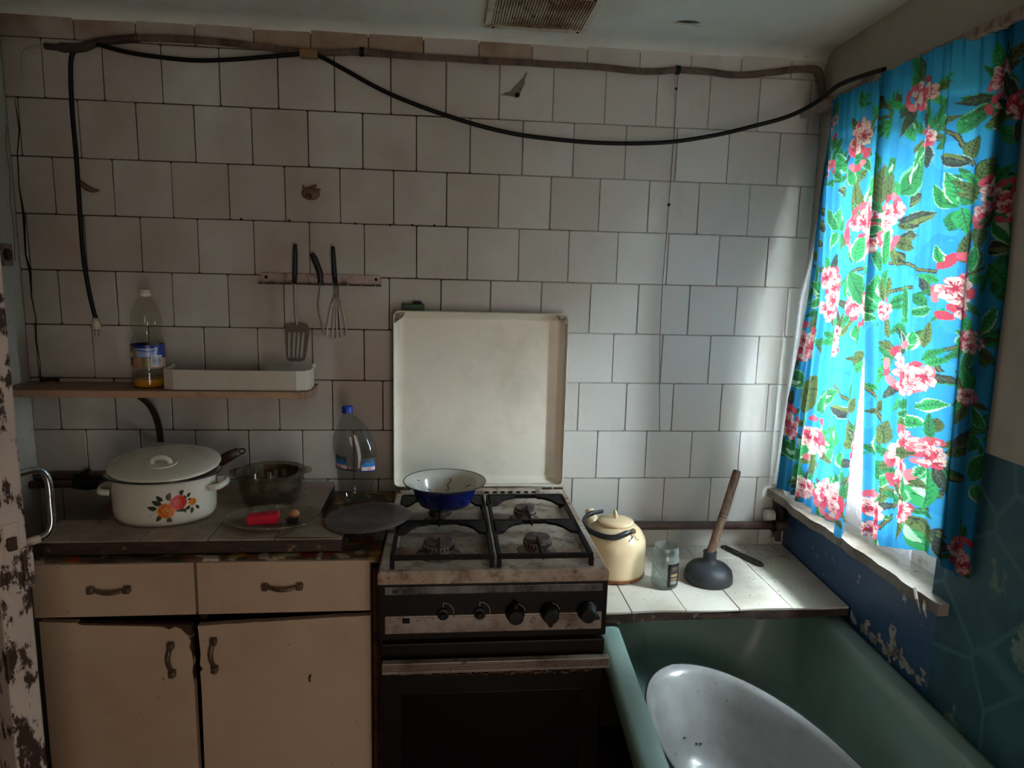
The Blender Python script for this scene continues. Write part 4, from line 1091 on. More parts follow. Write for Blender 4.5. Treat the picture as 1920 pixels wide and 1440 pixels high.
# ---------------------------------------------------------------- blue capped water bottle
M['pet'] = clear_mat('clear_plastic', (238, 242, 244), .09, .06)
M['blue_cap'] = mat('blue_plastic', (14, 52, 160), .35)
bx, by, bz = .748, -.125, .8312
wb = thing('water_bottle', 'crumpled clear plastic water bottle with blue cap beside the stove lid', 'bottle', (bx, by, bz))
rg = [(0, 0, .004, .030, .026), (0, 0, .001, .038, .034), (0, 0, .012, .045, .041), (.001, 0, .045, .048, .043), (.001, 0, .085, .0525, .043), (.002, 0, .120, .0575, .042), (.0, 0, .150, .0605, .040), (-.004, 0, .178, .0600, .040), (-.008, 0, .200, .0545, .039), (-.010, 0, .222, .044, .037), (-.015, 0, .243, .030, .029), (-.020, 0, .258, .019, .019), (-.022, 0, .264, .0135, .0135), (-.022, 0, .272, .0132, .0132)]
q = random.Random(6)
part('body', MB().rings([(bx + a, by + b, bz + z, rx, ry) for a, b, z, rx, ry in rg], 40, cap1=False), M['pet'], wb, smooth=True)
for pts in ([(-.042, -.018, .055), (-.036, -.024, .03), (-.028, -.026, .012)], [(.046, -.016, .062), (.030, -.030, .040), (.004, -.036, .022)], [(-.02, -.034, .235), (-.016, -.038, .205), (-.010, -.040, .19)], [(.02, -.028, .235), (.034, -.028, .21), (.047, -.022, .19)]):
    part('crease', MB().tube(smooth_path([(bx + a, by + b, bz + z) for a, b, z in pts], 4), .0014, 6), M['pet'], wb, smooth=True)
cap = MB().lathe([(0, .020), (.0135, .0195), (.0152, .017), (.0155, 0), (.0142, 0)], 28, (bx - .022, by, bz + .268))
cp = part('cap', cap, M['blue_cap'], wb, smooth=40)
def wb_label():
    r = Raster(.24, .046, .0008)
    for x0, x1 in ((.02, .092), (.148, .215)):
        r.rect(x0, .0, x1, .040, (40, 56, 74)); r.rect(x0, .011, x1, .032, (38, 96, 164)); r.rect(x0, .020, x1, .040, (70, 84, 92))
        r.poly([(x0, .018), (x0 + .02, .030), (x0 + .035, .022), (x0 + .05, .032), (x1, .018), (x1, .011), (x0, .011)], (46, 120, 190))
        r.rect(x0, .004, x1, .014, (224, 206, 208)); r.rect(x0, 0, x1, .004, (20, 40, 120))
    r.rect(.092, .0, .148, .005, (36, 44, 74)); r.rect(.098, .005, .108, .014, (190, 120, 130))
    return r
def wbl(x, y, d=.0006):
    t = -PI + x / .24 * PI
    z = y + .104 - .006 * math.cos(t)
    return (bx + .001 + (.0573 + d) * math.cos(t), by + (.0428 + d) * math.sin(t), bz + z + .004)
lb = print_part('label', wb_label(), wbl, M['print'], wb, 'blue and white label with red lettering')
M['red_ink'] = mat('red_ink', (196, 24, 40), .5)
text_part('lettering', 'кришан', .011, lambda x, y: wbl(.028 + x, .0055 + y, .0012), M['red_ink'], lb, .2)
text_part('lettering', 'кр', .012, lambda x, y: wbl(.170 + x * 1.3, .0052 + y, .0012), M['red_ink'], lb)

# green cap jar peeking above the stove lid
gt = thing('green_box', 'small dark green box showing above the left corner of the stove lid', 'box', (.902, -.026, 1.318))
part('body', MB().box(.875, -.036, 1.318, .938, -.0095, 1.405), mat('green_tin', (24, 70, 46), .45, dirt=[(30, .5, .7, (18, 44, 30))]), gt, bevel=.003)
part('clasp', MB().box(.905, -.030, 1.405, .930, -.014, 1.412), M['black'], gt, bevel=.002)
part('nail_hook', MB().tube([(.90, -.001, 1.40), (.90, -.012, 1.40)], .002, 6), M['black'], gt)
# ---------------------------------------------------------------- gas stove
M['hob'] = mat('stove_white_enamel', (196, 186, 172), .35, dirt=[(7, .36, .62, (150, 124, 104)), (22, .50, .66, (104, 74, 54)), (80, .62, .68, (44, 32, 26))], rdirt=.3)
M['lid'] = mat('stove_lid_enamel', (232, 224, 208), .32, dirt=[(4, .5, .85, (196, 186, 166)), (90, .70, .74, (120, 104, 86))])
M['stove_black'] = mat('stove_black_enamel', (14, 9, 8), .45, spec=.22, dirt=[(14, .55, .75, (28, 16, 12)), (130, .70, .73, (120, 108, 96))])
M['stove_side'] = mat('stove_side', (120, 108, 96), .5, dirt=[(10, .45, .65, (70, 46, 34))])
M['silver'] = mat('dull_aluminium', (158, 146, 136), .42, .25, dirt=[(12, .45, .65, (104, 84, 70)), (50, .58, .7, (66, 50, 42))])
M['silver_dark'] = mat('smoked_aluminium', (112, 108, 105), .4, .25, dirt=[(6, .42, .62, (40, 38, 37), (2, 1, 1))])
M['iron'] = mat('black_cast_iron', (11, 9, 8), .65, 0, spec=.25, dirt=[(50, .6, .72, (60, 50, 42))])
M['burner'] = mat('burner_alloy', (138, 122, 110), .6, .2, dirt=[(40, .45, .62, (52, 36, 28))])
M['burner_cap'] = mat('burner_cap', (58, 46, 42), .7, 0, dirt=[(50, .45, .62, (112, 88, 76))])
SX0, SX1, SYF, SYB, SZ = .858, 1.370, -.640, -.066, .850
st = thing('gas_stove', 'old four burner gas stove with black oven front and raised white lid', 'stove', (1.114, -.35, 0))
mb = MB().box(SX0 + .002, SYF + .022, .05, SX1 - .002, SYB, .828)
part('body', mb, M['stove_side'], st, bevel=.003)
for x in (SX0 + .05, SX1 - .05):
    for y in (SYF + .07, SYB - .05):
        part('foot', MB().lathe([(0, 0), (.016, 0), (.016, .02), (.012, .05), (0, .05)], 14, (x, y, 0)), M['iron'], st, smooth=40)
# hob: pressed top with a sunken well
WX0, WX1, WY0, WY1 = SX0 + .026, SX1 - .030, SYF + .030, SYB - .040
mb = MB()
def ringfaces(o, i, zo, zi):
    a = [(o[0], o[1], zo), (o[2], o[1], zo), (o[2], o[3], zo), (o[0], o[3], zo)]; b = [(i[0], i[1], zi), (i[2], i[1], zi), (i[2], i[3], zi), (i[0], i[3], zi)]
    mb.add(a + b, [(k, (k + 1) % 4, 4 + (k + 1) % 4, 4 + k) for k in range(4)])
O = (SX0 - .001, SYF, SX1 + .001, SYB); I1 = (SX0 + .004, SYF + .005, SX1 - .004, SYB - .004); I2 = (WX0, WY0, WX1, WY1); I3 = (WX0 + .008, WY0 + .008, WX1 - .008, WY1 - .008)
ringfaces(O, O, .822, .844); ringfaces(O, I1, .844, .850); ringfaces(I1, I2, .850, .849); ringfaces(I2, I3, .849, .838)
mb.add([(I3[0], I3[1], .838), (I3[2], I3[1], .838), (I3[2], I3[3], .838), (I3[0], I3[3], .838)], [(0, 1, 2, 3)])
hob = part('hob', mb, M['hob'], st, smooth=30)
part('centre_rib', MB().box(1.108, WY0 + .01, .838, 1.124, WY1 - .01, .847), M['hob'], hob, bevel=.004)
# vent slots and rail along the back
vr = part('back_rail', MB().box(SX0 + .014, SYB - .034, .846, SX1 - .014, SYB - .002, .860), M['hob'], st, bevel=.004)
for k in range(7):
    x = 1.128 + k * .0235
    part('vent_slot', MB().box(x - .007, SYB - .0352, .850, x + .007, SYB - .030, .857), M['black'], vr, bevel=.002)
for x in (SX0 + .030, SX1 - .060, SX1 - .026):
    part('hinge', MB().tube([(x - .014, SYB - .026, .862), (x + .014, SYB - .026, .862)], .004, 8), M['cab_edge'], st, smooth=40)
# burners
for x, y, r in ((.990, -.284, .030), (1.220, -.286, .030), (.988, -.512, .037), (1.226, -.500, .034)):
    b = part('burner', MB().lathe([(r * 1.45, .838), (r * 1.25, .842), (r * .80, .844), (r * .80, .852), (r, .854), (r, .864), (r * .9, .866), (0, .866)], 30, (x, y, 0)), M['burner'], st, smooth=35)
    mb = MB()
    for k in range(24):
        t = 2 * PI * k / 24
        mb.box(-.0016, -.0006, .8555, .0016, .0006, .862); 
        mb.v[-8:] = [tuple(Matrix.Translation((x, y, 0)) @ Matrix.Rotation(t, 4, 'Z') @ Vector((px_, py_ + r + .0003, pz_))) for px_, py_, pz_ in mb.v[-8:]]
    part('flame_port', mb, M['black'], b, kind='stuff')
    part('cap', MB().lathe([(r * .93, .8655), (r * .96, .868), (r * .90, .873), (r * .5, .8745), (0, .8745)], 30, (x, y, 0)), M['burner_cap'], b, smooth=50)
# grates
GZ = .8790
def bar(mb_, p0, p1, w=.0058, h=.0085, z=GZ):
    p0, p1 = Vector((*p0, 0)), Vector((*p1, 0)); d = (p1 - p0).normalized(); s = Vector((-d.y, d.x, 0)) * w / 2
    q_ = [p0 - s, p1 - s, p1 + s, p0 + s]
    mb_.add([(v.x, v.y, z - h) for v in q_] + [(v.x, v.y, z) for v in q_], [(0, 3, 2, 1), (4, 5, 6, 7), (0, 1, 5, 4), (1, 2, 6, 5), (2, 3, 7, 6), (3, 0, 4, 7)])
for gx0, gx1, cx in ((.887, 1.108, .989), (1.124, 1.334, 1.223)):
    mb = MB(); y0, y1, ym = -.616, -.196, -.398
    for a, b in (((gx0, y0), (gx1, y0)), ((gx0, y1), (gx1, y1)), ((gx0, y0), (gx0, y1)), ((gx1, y0), (gx1, y1)), ((gx0, ym), (gx1, ym))):
        bar(mb, a, b, .0095, .011)
    for yy, cy in ((y0, -.506), (ym, -.285)):
        bar(mb, (cx, yy - .006), (cx, cy - .012), .006, .014, GZ + .002)
    for cy in (-.506, -.285):
        bar(mb, (cx, cy + .012 + .075), (cx, cy + .105 if cy < -.4 else y1), .005, .010, GZ)
    g = part('grate', mb, M['iron'], st, bevel=.0018, bseg=1, label='black cast iron pan support')
    for yc in (ym + .004, y1 + .002):     # shaped corner webs
        for sx_, s in ((gx0, 1), (gx1, -1)):
            yy = yc - .012
            web = [(sx_, yy), (sx_ + s * .074, yy), (sx_ + s * .072, yy - .012), (sx_ + s * .052, yy - .020), (sx_ + s * .036, yy - .038), (sx_ + s * .022, yy - .070), (sx_, yy - .080)]
            part('web', MB().prism(web, GZ - .007, GZ, 'xy'), M['iron'], g)
    for x_ in (gx0, gx1):
        for y_ in (y0, y1):
            part('foot', MB().box(x_ - .005, y_ - .005, .8385, x_ + .005, y_ + .005, GZ - .008), M['iron'], g)
# front
mb = MB().box(SX0, SYF, .690, SX1, SYF + .024, .823)
cpn = part('control_panel', mb, M['stove_black'], st, bevel=.003)
def strip(name, z0, z1, m_, notch=None):
    fr_ = MB().box(.872, SYF - .004, z0, 1.358, SYF + .002, z1)
    s_ = part(name, fr_, M['silver_dark'] if m_ == 'silver_dark' else M['silver'], cpn, bevel=.0025)
    return s_
s1 = strip('upper_trim', .7985, .8175, 'silver_dark')
part('inlay', MB().box(.880, SYF - .0052, .8015, 1.350, SYF - .0035, .8145), M['silver_dark'], s1, bevel=.0006)
s2 = strip('lower_trim', .707, .749, 'silver')
out = [(.881, .7105), (1.350, .7105), (1.350, .7455)]
for kx, kr in ((1.322, .021), (1.238, .021), (1.160, .021), (1.081, .014), (1.000, .0135)):
    for k in range(7):
        t = math.asin(max(-1, min(1, (.7455 - .752) / kr)));
        a0, a1 = t, -PI - t
        tt = lerp(a0, a1, k / 6)
        out.append((kx + kr * math.cos(tt), .752 + kr * math.sin(tt)))
out += [(.928, .7455), (.928, .7325), (.910, .7325), (.910, .7455), (.881, .7455)]
part('inlay', MB().prism(out, SYF - .0055, SYF - .0038, 'xz'), M['silver'], s2)
M['knob'] = mat('black_bakelite_knob', (12, 11, 11), .5, spec=.3)
M['wear'] = mat('worn_metal_ring', (150, 146, 140), .4, .5)
def yl(prof, x, z, y0, seg=28):       # lathe turned to face the room
    return MB().lathe(prof, seg).xf(Matrix.Translation((x, y0, z)) @ Matrix.Rotation(PI / 2, 4, 'X'))
for kx, rot in ((1.160, 90), (1.238, -90), (1.322, -20)):
    k_ = part('knob', yl([(.0215, 0), (.0215, .006), (.0185, .010), (.0175, .024), (.0155, .027), (0, .0275)], kx, .752, SYF - .004), M['knob'], cpn, smooth=40)
    tip = MB().prism([(.006, -.009), (.024, -.0055), (.030, 0), (.024, .0055), (.006, .009)], 0, .020, 'xy')
    part('pointer', tip.xf(Matrix.Translation((kx, SYF - .004, .752)) @ Matrix.Rotation(PI / 2, 4, 'X') @ Matrix.Rotation(math.radians(rot), 4, 'Z')), M['knob'], k_, bevel=.002)
    part('wear_arc', MB().tube([(kx + .0225 * math.cos(t), SYF - .0058, .752 + .0225 * math.sin(t)) for t in np.linspace(.2, 1.35, 8)], .0008, 5), M['wear'], k_)
for kx in (1.000, 1.081):            # bare spindles where knobs are missing
    p_ = part('spindle', yl([(.0130, 0), (.0130, .002), (.007, .003), (.0055, .012), (0, .012)], kx, .752, SYF - .004, 20), M['knob'], cpn, smooth=40)
    part('wear_arc', MB().tube([(kx + .0235 * math.cos(t), SYF - .0012, .754 + .0235 * math.sin(t)) for t in np.linspace(-.1 if kx < 1.05 else -.3, 1.5, 12)], .0009, 5), M['wear'], p_)
    part('mark', MB().box(kx - .0005, SYF - .0013, .768, kx + .0008, SYF - .0003, .778), M['wear'], p_)
part('wear_arc', MB().tube([(1.081 + .0150 * math.cos(t), SYF - .0062, .750 + .0150 * math.sin(t)) for t in np.linspace(-2.9, -.5, 10)], .0013, 5), M['wear'], cpn)
part('switch_hole', MB().box(.911, SYF - .006, .7335, .927, SYF - .0035, .7450), M['black'], cpn, bevel=.001)
# burner position marks on the upper trim
M['ink'] = mat('printed_ink', (24, 22, 22), .5)
def dots(cx, which):
    for i, (dx, dz_) in enumerate(((-.0032, .0032), (.0032, .0032), (-.0032, -.0032), (.0032, -.0032))):
        c = (cx + dx, .808 + dz_)
        if i == which:
            part('burner_mark', MB().add([(c[0] + .0022 * math.cos(t), SYF - .0056, c[1] + .0022 * math.sin(t)) for t in np.linspace(0, 2 * PI, 12, endpoint=False)], [tuple(range(12))]), M['ink'], s1)
        else:
            part('burner_mark', MB().tube([(c[0] + .0019 * math.cos(t), SYF - .0055, c[1] + .0019 * math.sin(t)) for t in np.linspace(0, 2 * PI, 12, endpoint=False)], .0003, 4, closed=True), M['ink'], s1)
dots(1.238, 1); dots(1.318, 3)
for x in (.896, .918):
    part('pictogram', MB().box(x - .007, SYF - .0056, .8035, x + .007, SYF - .0050, .8125), M['ink'], s1)
for k in range(3):
    x = 1.331 + k * .004
    part('maker_mark', MB().add([(x, SYF - .0056, .8055), (x + .0028, SYF - .0056, .8055), (x + .0052, SYF - .0056, .8105), (x + .0024, SYF - .0056, .8105)], [(0, 1, 2, 3)]), M['ink'], s1)
# oven door
od = part('oven_door', MB().box(SX0 + .004, SYF, .165, SX1 - .002, SYF + .020, .682), M['stove_black'], st, bevel=.004)
part('door_glass', MB().box(SX0 + .05, SYF - .0015, .230, SX1 - .05, SYF + .002, .560), mat('black_glass', (6, 5, 5), .3, spec=.25), od, bevel=.0005)
oh = part('door_handle', MB().box(SX0 + .010, SYF - .030, .6275, SX1 + .004, SYF - .012, .6515), M['silver'], od, bevel=.002)
for k in range(5):
    part('groove', MB().box(SX0 + .012, SYF - .0306, .6335 + k * .0036, SX1 + .002, SYF - .0298, .6348 + k * .0036), M['cab_edge'], oh)
part('edge_line', MB().box(SX0 + .010, SYF - .0312, .6277, SX1 + .004, SYF - .0300, .6290), M['wear'], oh)
for x in (SX0 + .04, SX1 - .04):
    part('handle_post', MB().box(x - .012, SYF - .013, .632, x + .012, SYF, .648), M['stove_black'], od)
q = random.Random(14); mb = MB()
for k in range(60):                # dried spill along the top of the oven door
    x = q.uniform(SX0 + .012, SX1 - .03); w = q.uniform(.003, .016); h = q.uniform(.0015, .005); z = .608 + .004 * math.sin(x * 9) + q.uniform(-.003, .003)
    mb.add([(x - w, SYF - .0006, z), (x, SYF - .0006, z - h), (x + w, SYF - .0006, z + h * .3), (x + w * .2, SYF - .0006, z + h)], [(0, 1, 2, 3)])
part('dried_spill', mb, mat('dried_spill', (106, 76, 56), .9), od, kind='stuff')
part('drawer_front', MB().box(SX0 + .004, SYF + .002, .055, SX1 - .002, SYF + .020, .158), M['stove_black'], st, bevel=.004)
# raised lid, a shallow tray standing on edge
LX0, LX1, LZ0, LZ1, LY = .851, 1.361, .8625, 1.386, -.036
def rrect(x0, x1, z0, z1, r, n=6):
    out = []
    for cx, cz_, a0 in ((x1 - r, z0 + r, -90), (x1 - r, z1 - r, 0), (x0 + r, z1 - r, 90), (x0 + r, z0 + r, 180)):
        for k in range(n + 1):
            t = math.radians(a0 + 90 * k / n); out.append((cx + r * math.cos(t), cz_ + r * math.sin(t)))
    return out
mb = MB(); rgs = []
for ins, y, r in ((.0, LY, .016), (.0, LY - .036, .016), (.0018, LY - .0375, .015), (.0035, LY - .036, .014), (.004, LY - .014, .014), (.016, LY - .0045, .012), (.026, LY - .003, .010)):
    rgs.append([(x, y, z) for x, z in rrect(LX0 + ins, LX1 - ins, LZ0 + ins, LZ1 - ins, r)])
n = len(rgs[0]); vs_ = [p for r in rgs for p in r]; fs_ = []
for i in range(len(rgs) - 1):
    fs_ += [(i * n + k, i * n + (k + 1) % n, (i + 1) * n + (k + 1) % n, (i + 1) * n + k) for k in range(n)]
fs_.append(tuple((len(rgs) - 1) * n + k for k in range(n))); fs_.append(tuple(range(n))[::-1])
mb.add(vs_, fs_)
ld = part('lid', mb, M['lid'], st, smooth=35, label='white enamel lid standing upright')
for cx, s in ((LX0, 1), (LX1, -1)):
    tri = [(cx + s * .003, LZ1 - .004), (cx + s * .034, LZ1 - .004), (cx + s * .028, LZ1 - .017), (cx + s * .016, LZ1 - .026), (cx + s * .003, LZ1 - .036)]
    b = part('corner_bracket', MB().prism(tri, LY - .0365, LY - .033, 'xz'), mat('worn_corner_' + ('a' if s > 0 else 'b'), (150, 140, 122), .5, .4, dirt=[(50, .45, .6, (50, 44, 34))]), ld, bevel=.001)
    part('rivet', yl([(.0045, 0), (.004, .002), (0, .003)], cx + s * .013, LZ1 - .014, LY - .0365, 12), M['wear'], b, smooth=True)

# ---------------------------------------------------------------- enamel basin on the rear burner
M['blue_enamel'] = mat('cobalt_enamel', (14, 22, 84), .22, dirt=[(20, .5, .75, (9, 13, 44))], coat=.3)
M['bowl_in'] = mat('chipped_white_enamel', (216, 212, 202), .22, dirt=[(6, .5, .8, (196, 188, 172)), (55, .70, .725, (26, 22, 20))], coat=.3)
wc = (1.002, -.278); wz = GZ + .0022
bw = thing('enamel_bowl', 'cobalt blue enamel bowl with chipped white inside on the rear burner', 'bowl', (*wc, wz))
part('outside', MB().lathe([(0, 0), (.062, 0), (.068, .003), (.076, .016), (.085, .044), (.088, .054), (.1085, .0625), (.1095, .0640)], 56, (*wc, wz)), M['blue_enamel'], bw, smooth=60)
part('inside', MB().lathe([(.1085, .0652), (.0870, .0560), (.0835, .044), (.0745, .017), (.066, .0045), (0, .003)], 56, (*wc, wz)), M['bowl_in'], bw, smooth=60)
part('rim', MB().tube([(wc[0] + .1095 * math.cos(t), wc[1] + .1095 * math.sin(t), wz + .0645) for t in np.linspace(0, 2 * PI, 64, endpoint=False)], .0018, 8, closed=True), M['enamel_rim'], bw, smooth=True)
M['crack'] = M['black']
for k, pts in enumerate(([(.012, .078, .034), (.008, .076, .026), (.011, .072, .018), (.004, .070, .012)], [(.015, .083, .046), (.018, .081, .040), (.016, .080, .036)], [(-.07, .05, .050), (-.076, .042, .0535)], [(.070, .040, .040), (.062, .046, .034), (.056, .05, .030)], [(-.046, .056, .022), (-.040, .058, .020), (-.035, .056, .016)])):
    P = []
    for a, b, z in pts:
        rr = float(np.interp(z, [.0045, .017, .044, .056], [.066, .0745, .0835, .0870])); L = math.hypot(a, b)
        P.append((wc[0] + a / L * rr * .995, wc[1] + b / L * rr * .995, wz + z))
    part('chip', MB().tube(smooth_path(P, 3), .0011, 5), M['crack'], bw)
# ---------------------------------------------------------------- wall shelf and what stands on it
M['shelf'] = mat('wood_board', (150, 118, 94), .6, dirt=[(8, .45, .7, (110, 84, 66)), (60, .6, .68, (70, 54, 44))])
SHZ = 1.162
sh = thing('wall_shelf', 'narrow dusty wooden wall shelf above the pot', 'shelf', (.22, -.08, 1.14))
part('board', MB().prism([(-.178, -.009), (.628, -.009), (.632, -.115), (.618, -.152), (-.178, -.150)], SHZ - .020, SHZ, 'xy'), M['shelf'], sh, bevel=.0015)
part('lipping', MB().box(-.178, -.1535, SHZ - .0195, .614, -.1495, SHZ - .0005), mat('pale_lipping', (176, 140, 112), .55, dirt=[(20, .5, .7, (140, 104, 80))]), sh, bevel=.001)
bp = smooth_path([(.172, -.130, 1.138), (.174, -.112, 1.128), (.176, -.080, 1.105), (.176, -.050, 1.072), (.174, -.026, 1.034), (.172, -.0155, 1.002), (.172, -.0135, .985)], 4)
mb = MB(); vs_, fs_ = [], []
for i, p in enumerate(bp):
    d = (bp[min(i + 1, len(bp) - 1)] - bp[max(i - 1, 0)]).normalized(); nrm = Vector((0, -d.z, d.y)) * .0022
    for a, s in ((-.009, -1), (.009, -1), (.009, 1), (-.009, 1)): vs_.append(p + Vector((a, 0, 0)) + nrm * s)
for i in range(len(bp) - 1):
    fs_ += [(i * 4 + k, i * 4 + (k + 1) % 4, i * 4 + 4 + (k + 1) % 4, i * 4 + 4 + k) for k in range(4)]
fs_ += [(3, 2, 1, 0), tuple(len(bp) * 4 - 4 + k for k in range(4))]
mb.add(vs_, fs_)
part('bracket', mb, mat('rusty_brown_strap', (66, 42, 34), .6, .3, dirt=[(40, .5, .66, (40, 26, 20))]), sh, smooth=35)
# crumbs and dust
M['crumb'] = mat('dust_crumbs', (120, 108, 96), .95)
def crumbs(name, label, cat, box, n, s, m_, seed, parent=None):
    q = random.Random(seed); mb = MB(); x0, x1, y0, y1, z = box
    for k in range(n):
        x, y = q.uniform(x0, x1), q.uniform(y0, y1); a = s * q.uniform(.4, 1.4); t = q.uniform(0, PI)
        c, d = math.cos(t) * a, math.sin(t) * a
        mb.add([(x + c, y + d, z), (x - d, y + c, z), (x - c * .6, y - d, z), (x + d, y - c * .7, z), (x, y, z + a * .6)], [(0, 1, 4), (1, 2, 4), (2, 3, 4), (3, 0, 4), (3, 2, 1, 0)])
    return part(name, mb, m_, parent, kind='stuff')
crumbs('crumbs', '', '', (-.17, .10, -.13, -.02, SHZ + .0002), 130, .003, M['crumb'], 31, sh)
# oil bottle
M['oil_plastic'] = clear_mat('clear_oil_plastic', (246, 246, 240), .10, .06)
ox, oy = .178, -.080
ob = thing('oil_bottle', 'clear oil bottle with blue label and a little yellow oil on the shelf', 'bottle', (ox, oy, SHZ))
rib = [(.036, .0005), (.041, .003), (.0425, .012), (.0425, .050), (.0412, .054), (.0425, .058), (.0425, .118), (.0405, .130), (.0355, .142), (.0335, .150), (.0355, .158), (.0385, .166), (.0395, .180), (.0370, .200), (.0300, .222), (.0210, .240), (.0140, .248), (.0125, .252), (.0125, .258)]
mb = MB(); seg = 48; vs_, fs_ = [], []
for r, z in rib:
    for k in range(seg):
        t = 2 * PI * k / seg
        rr = r * (1 + (.018 * math.cos(12 * t) if .16 < z < .235 else 0)); vs_.append((ox + rr * math.cos(t), oy + rr * math.sin(t), SHZ + z))
for i in range(len(rib) - 1):
    fs_ += [(i * seg + k, i * seg + (k + 1) % seg, (i + 1) * seg + (k + 1) % seg, (i + 1) * seg + k) for k in range(seg)]
fs_.append(tuple(range(seg))[::-1]); mb.add(vs_, fs_)
part('body', mb, M['oil_plastic'], ob, smooth=True)
part('oil', MB().lathe([(0, .003), (.037, .003), (.0405, .010), (.0408, .024), (0, .024)], 40, (ox, oy, SHZ)), mat('yellow_oil', (206, 140, 20), .1, spec=.5), ob, smooth=40)
cp = part('cap', MB().lathe([(.0148, .250), (.0152, .252), (.0152, .266), (.0140, .269), (0, .2695)], 28, (ox, oy, SHZ)), mat('pale_pink_plastic', (206, 180, 164), .45), ob, smooth=40)
part('cap_band', MB().lathe([(.0156, .252), (.0160, .253), (.0160, .258), (.0156, .259)], 28, (ox, oy, SHZ)), mat('white_plastic', (214, 206, 196), .45), cp, smooth=40)
def oil_label():
    r = Raster(.20, .064, .0008, (28, 44, 120))
    r.rect(0, .0, .20, .030, (176, 150, 120)); r.rect(.0, .026, .20, .064, (24, 40, 122))
    r.ell(.066, .042, .026, .016, (150, 126, 70)); r.ell(.062, .046, .014, .010, (60, 44, 30)); r.ell(.070, .038, .010, .008, (206, 180, 130))
    r.poly([(.085, .056), (.135, .056), (.130, .034), (.090, .030)], (146, 162, 196)); r.line([(.088, .050), (.12, .046), (.134, .052)], .003, (60, 80, 150))
    r.rect(.045, .058, .085, .061, (150, 40, 60))
    r.rect(.050, .010, .078, .030, (22, 28, 44)); r.rect(.078, .0, .100, .030, (168, 128, 110)); r.rect(.1, 0, .118, .03, (120, 110, 60))
    r.rect(.120, .006, .146, .036, (196, 198, 204))
    for k in range(6): r.rect(.122, .009 + k * .0042, .144, .011 + k * .0042, (40, 44, 60))
    for k in range(24): r.ell(.05 + .06 * random.random(), .004 + .006 * random.random(), .0016, .0012, (110, 60, 40), n=6)
    return r
def olm(x, y, d=.0005):
    t = -PI + (x - .045) / .11 * PI * .98 + .02
    return (ox + (.0428 + d) * math.cos(t), oy + (.0428 + d) * math.sin(t), SHZ + .056 + y)
lb = print_part('label', oil_label(), olm, M['print'], ob, 'blue and brown printed oil label')
text_part('lettering', 'АРЬ', .012, lambda x, y: olm(.0505 + x * .95, .014 + y, .0011), mat('pale_ink', (206, 204, 196), .5), lb, .25)
# white plastic door-shelf tray
M['tray'] = mat('white_fridge_plastic', (196, 186, 170), .4, dirt=[(6, .5, .8, (176, 160, 140)), (80, .70, .74, (110, 90, 72))])
tr = thing('plastic_tray', 'long shallow white plastic tray lying on the wall shelf', 'tray', (.425, -.09, SHZ))
def wall_strip(path, z0, z1, th):
    mb_ = MB(); P = [Vector((*p, 0)) for p in path]; L, R_ = [], []
    for i, p in enumerate(P):
        d = (P[min(i + 1, len(P) - 1)] - P[max(i - 1, 0)]).normalized(); s = Vector((-d.y, d.x, 0)) * th / 2
        L.append(p + s); R_.append(p - s)
    n_ = len(P); vs2 = [(v.x, v.y, z) for z in (z0, z1) for v in L + R_]
    f2 = []
    for i in range(n_ - 1):
        f2 += [(i, i + 1, 2 * n_ + i + 1, 2 * n_ + i), (n_ + i + 1, n_ + i, 3 * n_ + i, 3 * n_ + i + 1), (2 * n_ + i, 2 * n_ + i + 1, 3 * n_ + i + 1, 3 * n_ + i), (n_ + i, n_ + i + 1, i + 1, i)]
    f2 += [(0, 2 * n_, 3 * n_, n_), (n_ - 1, 2 * n_ - 1, 4 * n_ - 1, 3 * n_ - 1)]
    return mb_.add(vs2, f2)
pth = [(.231, -.055), (.229, -.110), (.236, -.128), (.262, -.136), (.590, -.137), (.612, -.128), (.622, -.108), (.622, -.055)]
part('wall', wall_strip(pth, SHZ + .0005, SHZ + .056, .0028), M['tray'], tr, bevel=.0008, bseg=1)
part('bottom', MB().prism([(.232, -.050), (.231, -.110), (.238, -.127), (.262, -.1345), (.590, -.1355), (.611, -.127), (.6205, -.108), (.6205, -.050)], SHZ + .0005, SHZ + .003, 'xy'), M['tray'], tr)
part('end_tab', MB().box(.6175, -.060, SHZ + .050, .6235, -.030, SHZ + .066), M['tray'], tr, bevel=.001)
part('end_tab', MB().box(.2295, -.060, SHZ + .046, .2335, -.040, SHZ + .060), M['tray'], tr, bevel=.001)
# small dark knob of an old fitting on the shelf
solo('old_fitting', MB().tube([(-.135, -.035, SHZ + .008), (-.105, -.032, SHZ + .010), (-.088, -.032, SHZ + .009)], [.006, .005, .007], 10), M['pan'], 'small black metal fitting at the dusty end of the shelf', 'fitting', (-.11, -.033, SHZ), smooth=40)

# ---------------------------------------------------------------- utensil rail and utensils
M['rail'] = mat('pitted_aluminium', (176, 158, 150), .4, .3, dirt=[(30, .5, .65, (110, 88, 80)), (60, .62, .68, (206, 170, 160))])
ra = thing('utensil_rail', 'aluminium utensil rail screwed to the tiles', 'utensil rail', (.64, -.012, 1.452))
part('strip', MB().prism([(.472, 1.4565), (.812, 1.4555), (.812, 1.4835), (.472, 1.4835)], -.0135, -.0115, 'xz'), M['rail'], ra)
part('hook_bar', MB().box(.467, -.030, 1.4525, .813, -.0115, 1.4562), M['dark_wood'], ra, bevel=.001)
for k in range(9):
    x = .485 + k * .039
    part('hook', MB().tube(smooth_path([(x, -.029, 1.4545), (x, -.034, 1.4545), (x, -.0355, 1.459)], 3), .0014, 5), M['rail'], ra)
for x in (.487, .798):
    part('screw', yl([(.0048, 0), (.004, .0016), (0, .002)], x, 1.472, -.0135, 12), M['black'], ra)
M['black_handle'] = mat('black_handle', (14, 13, 13), .5)
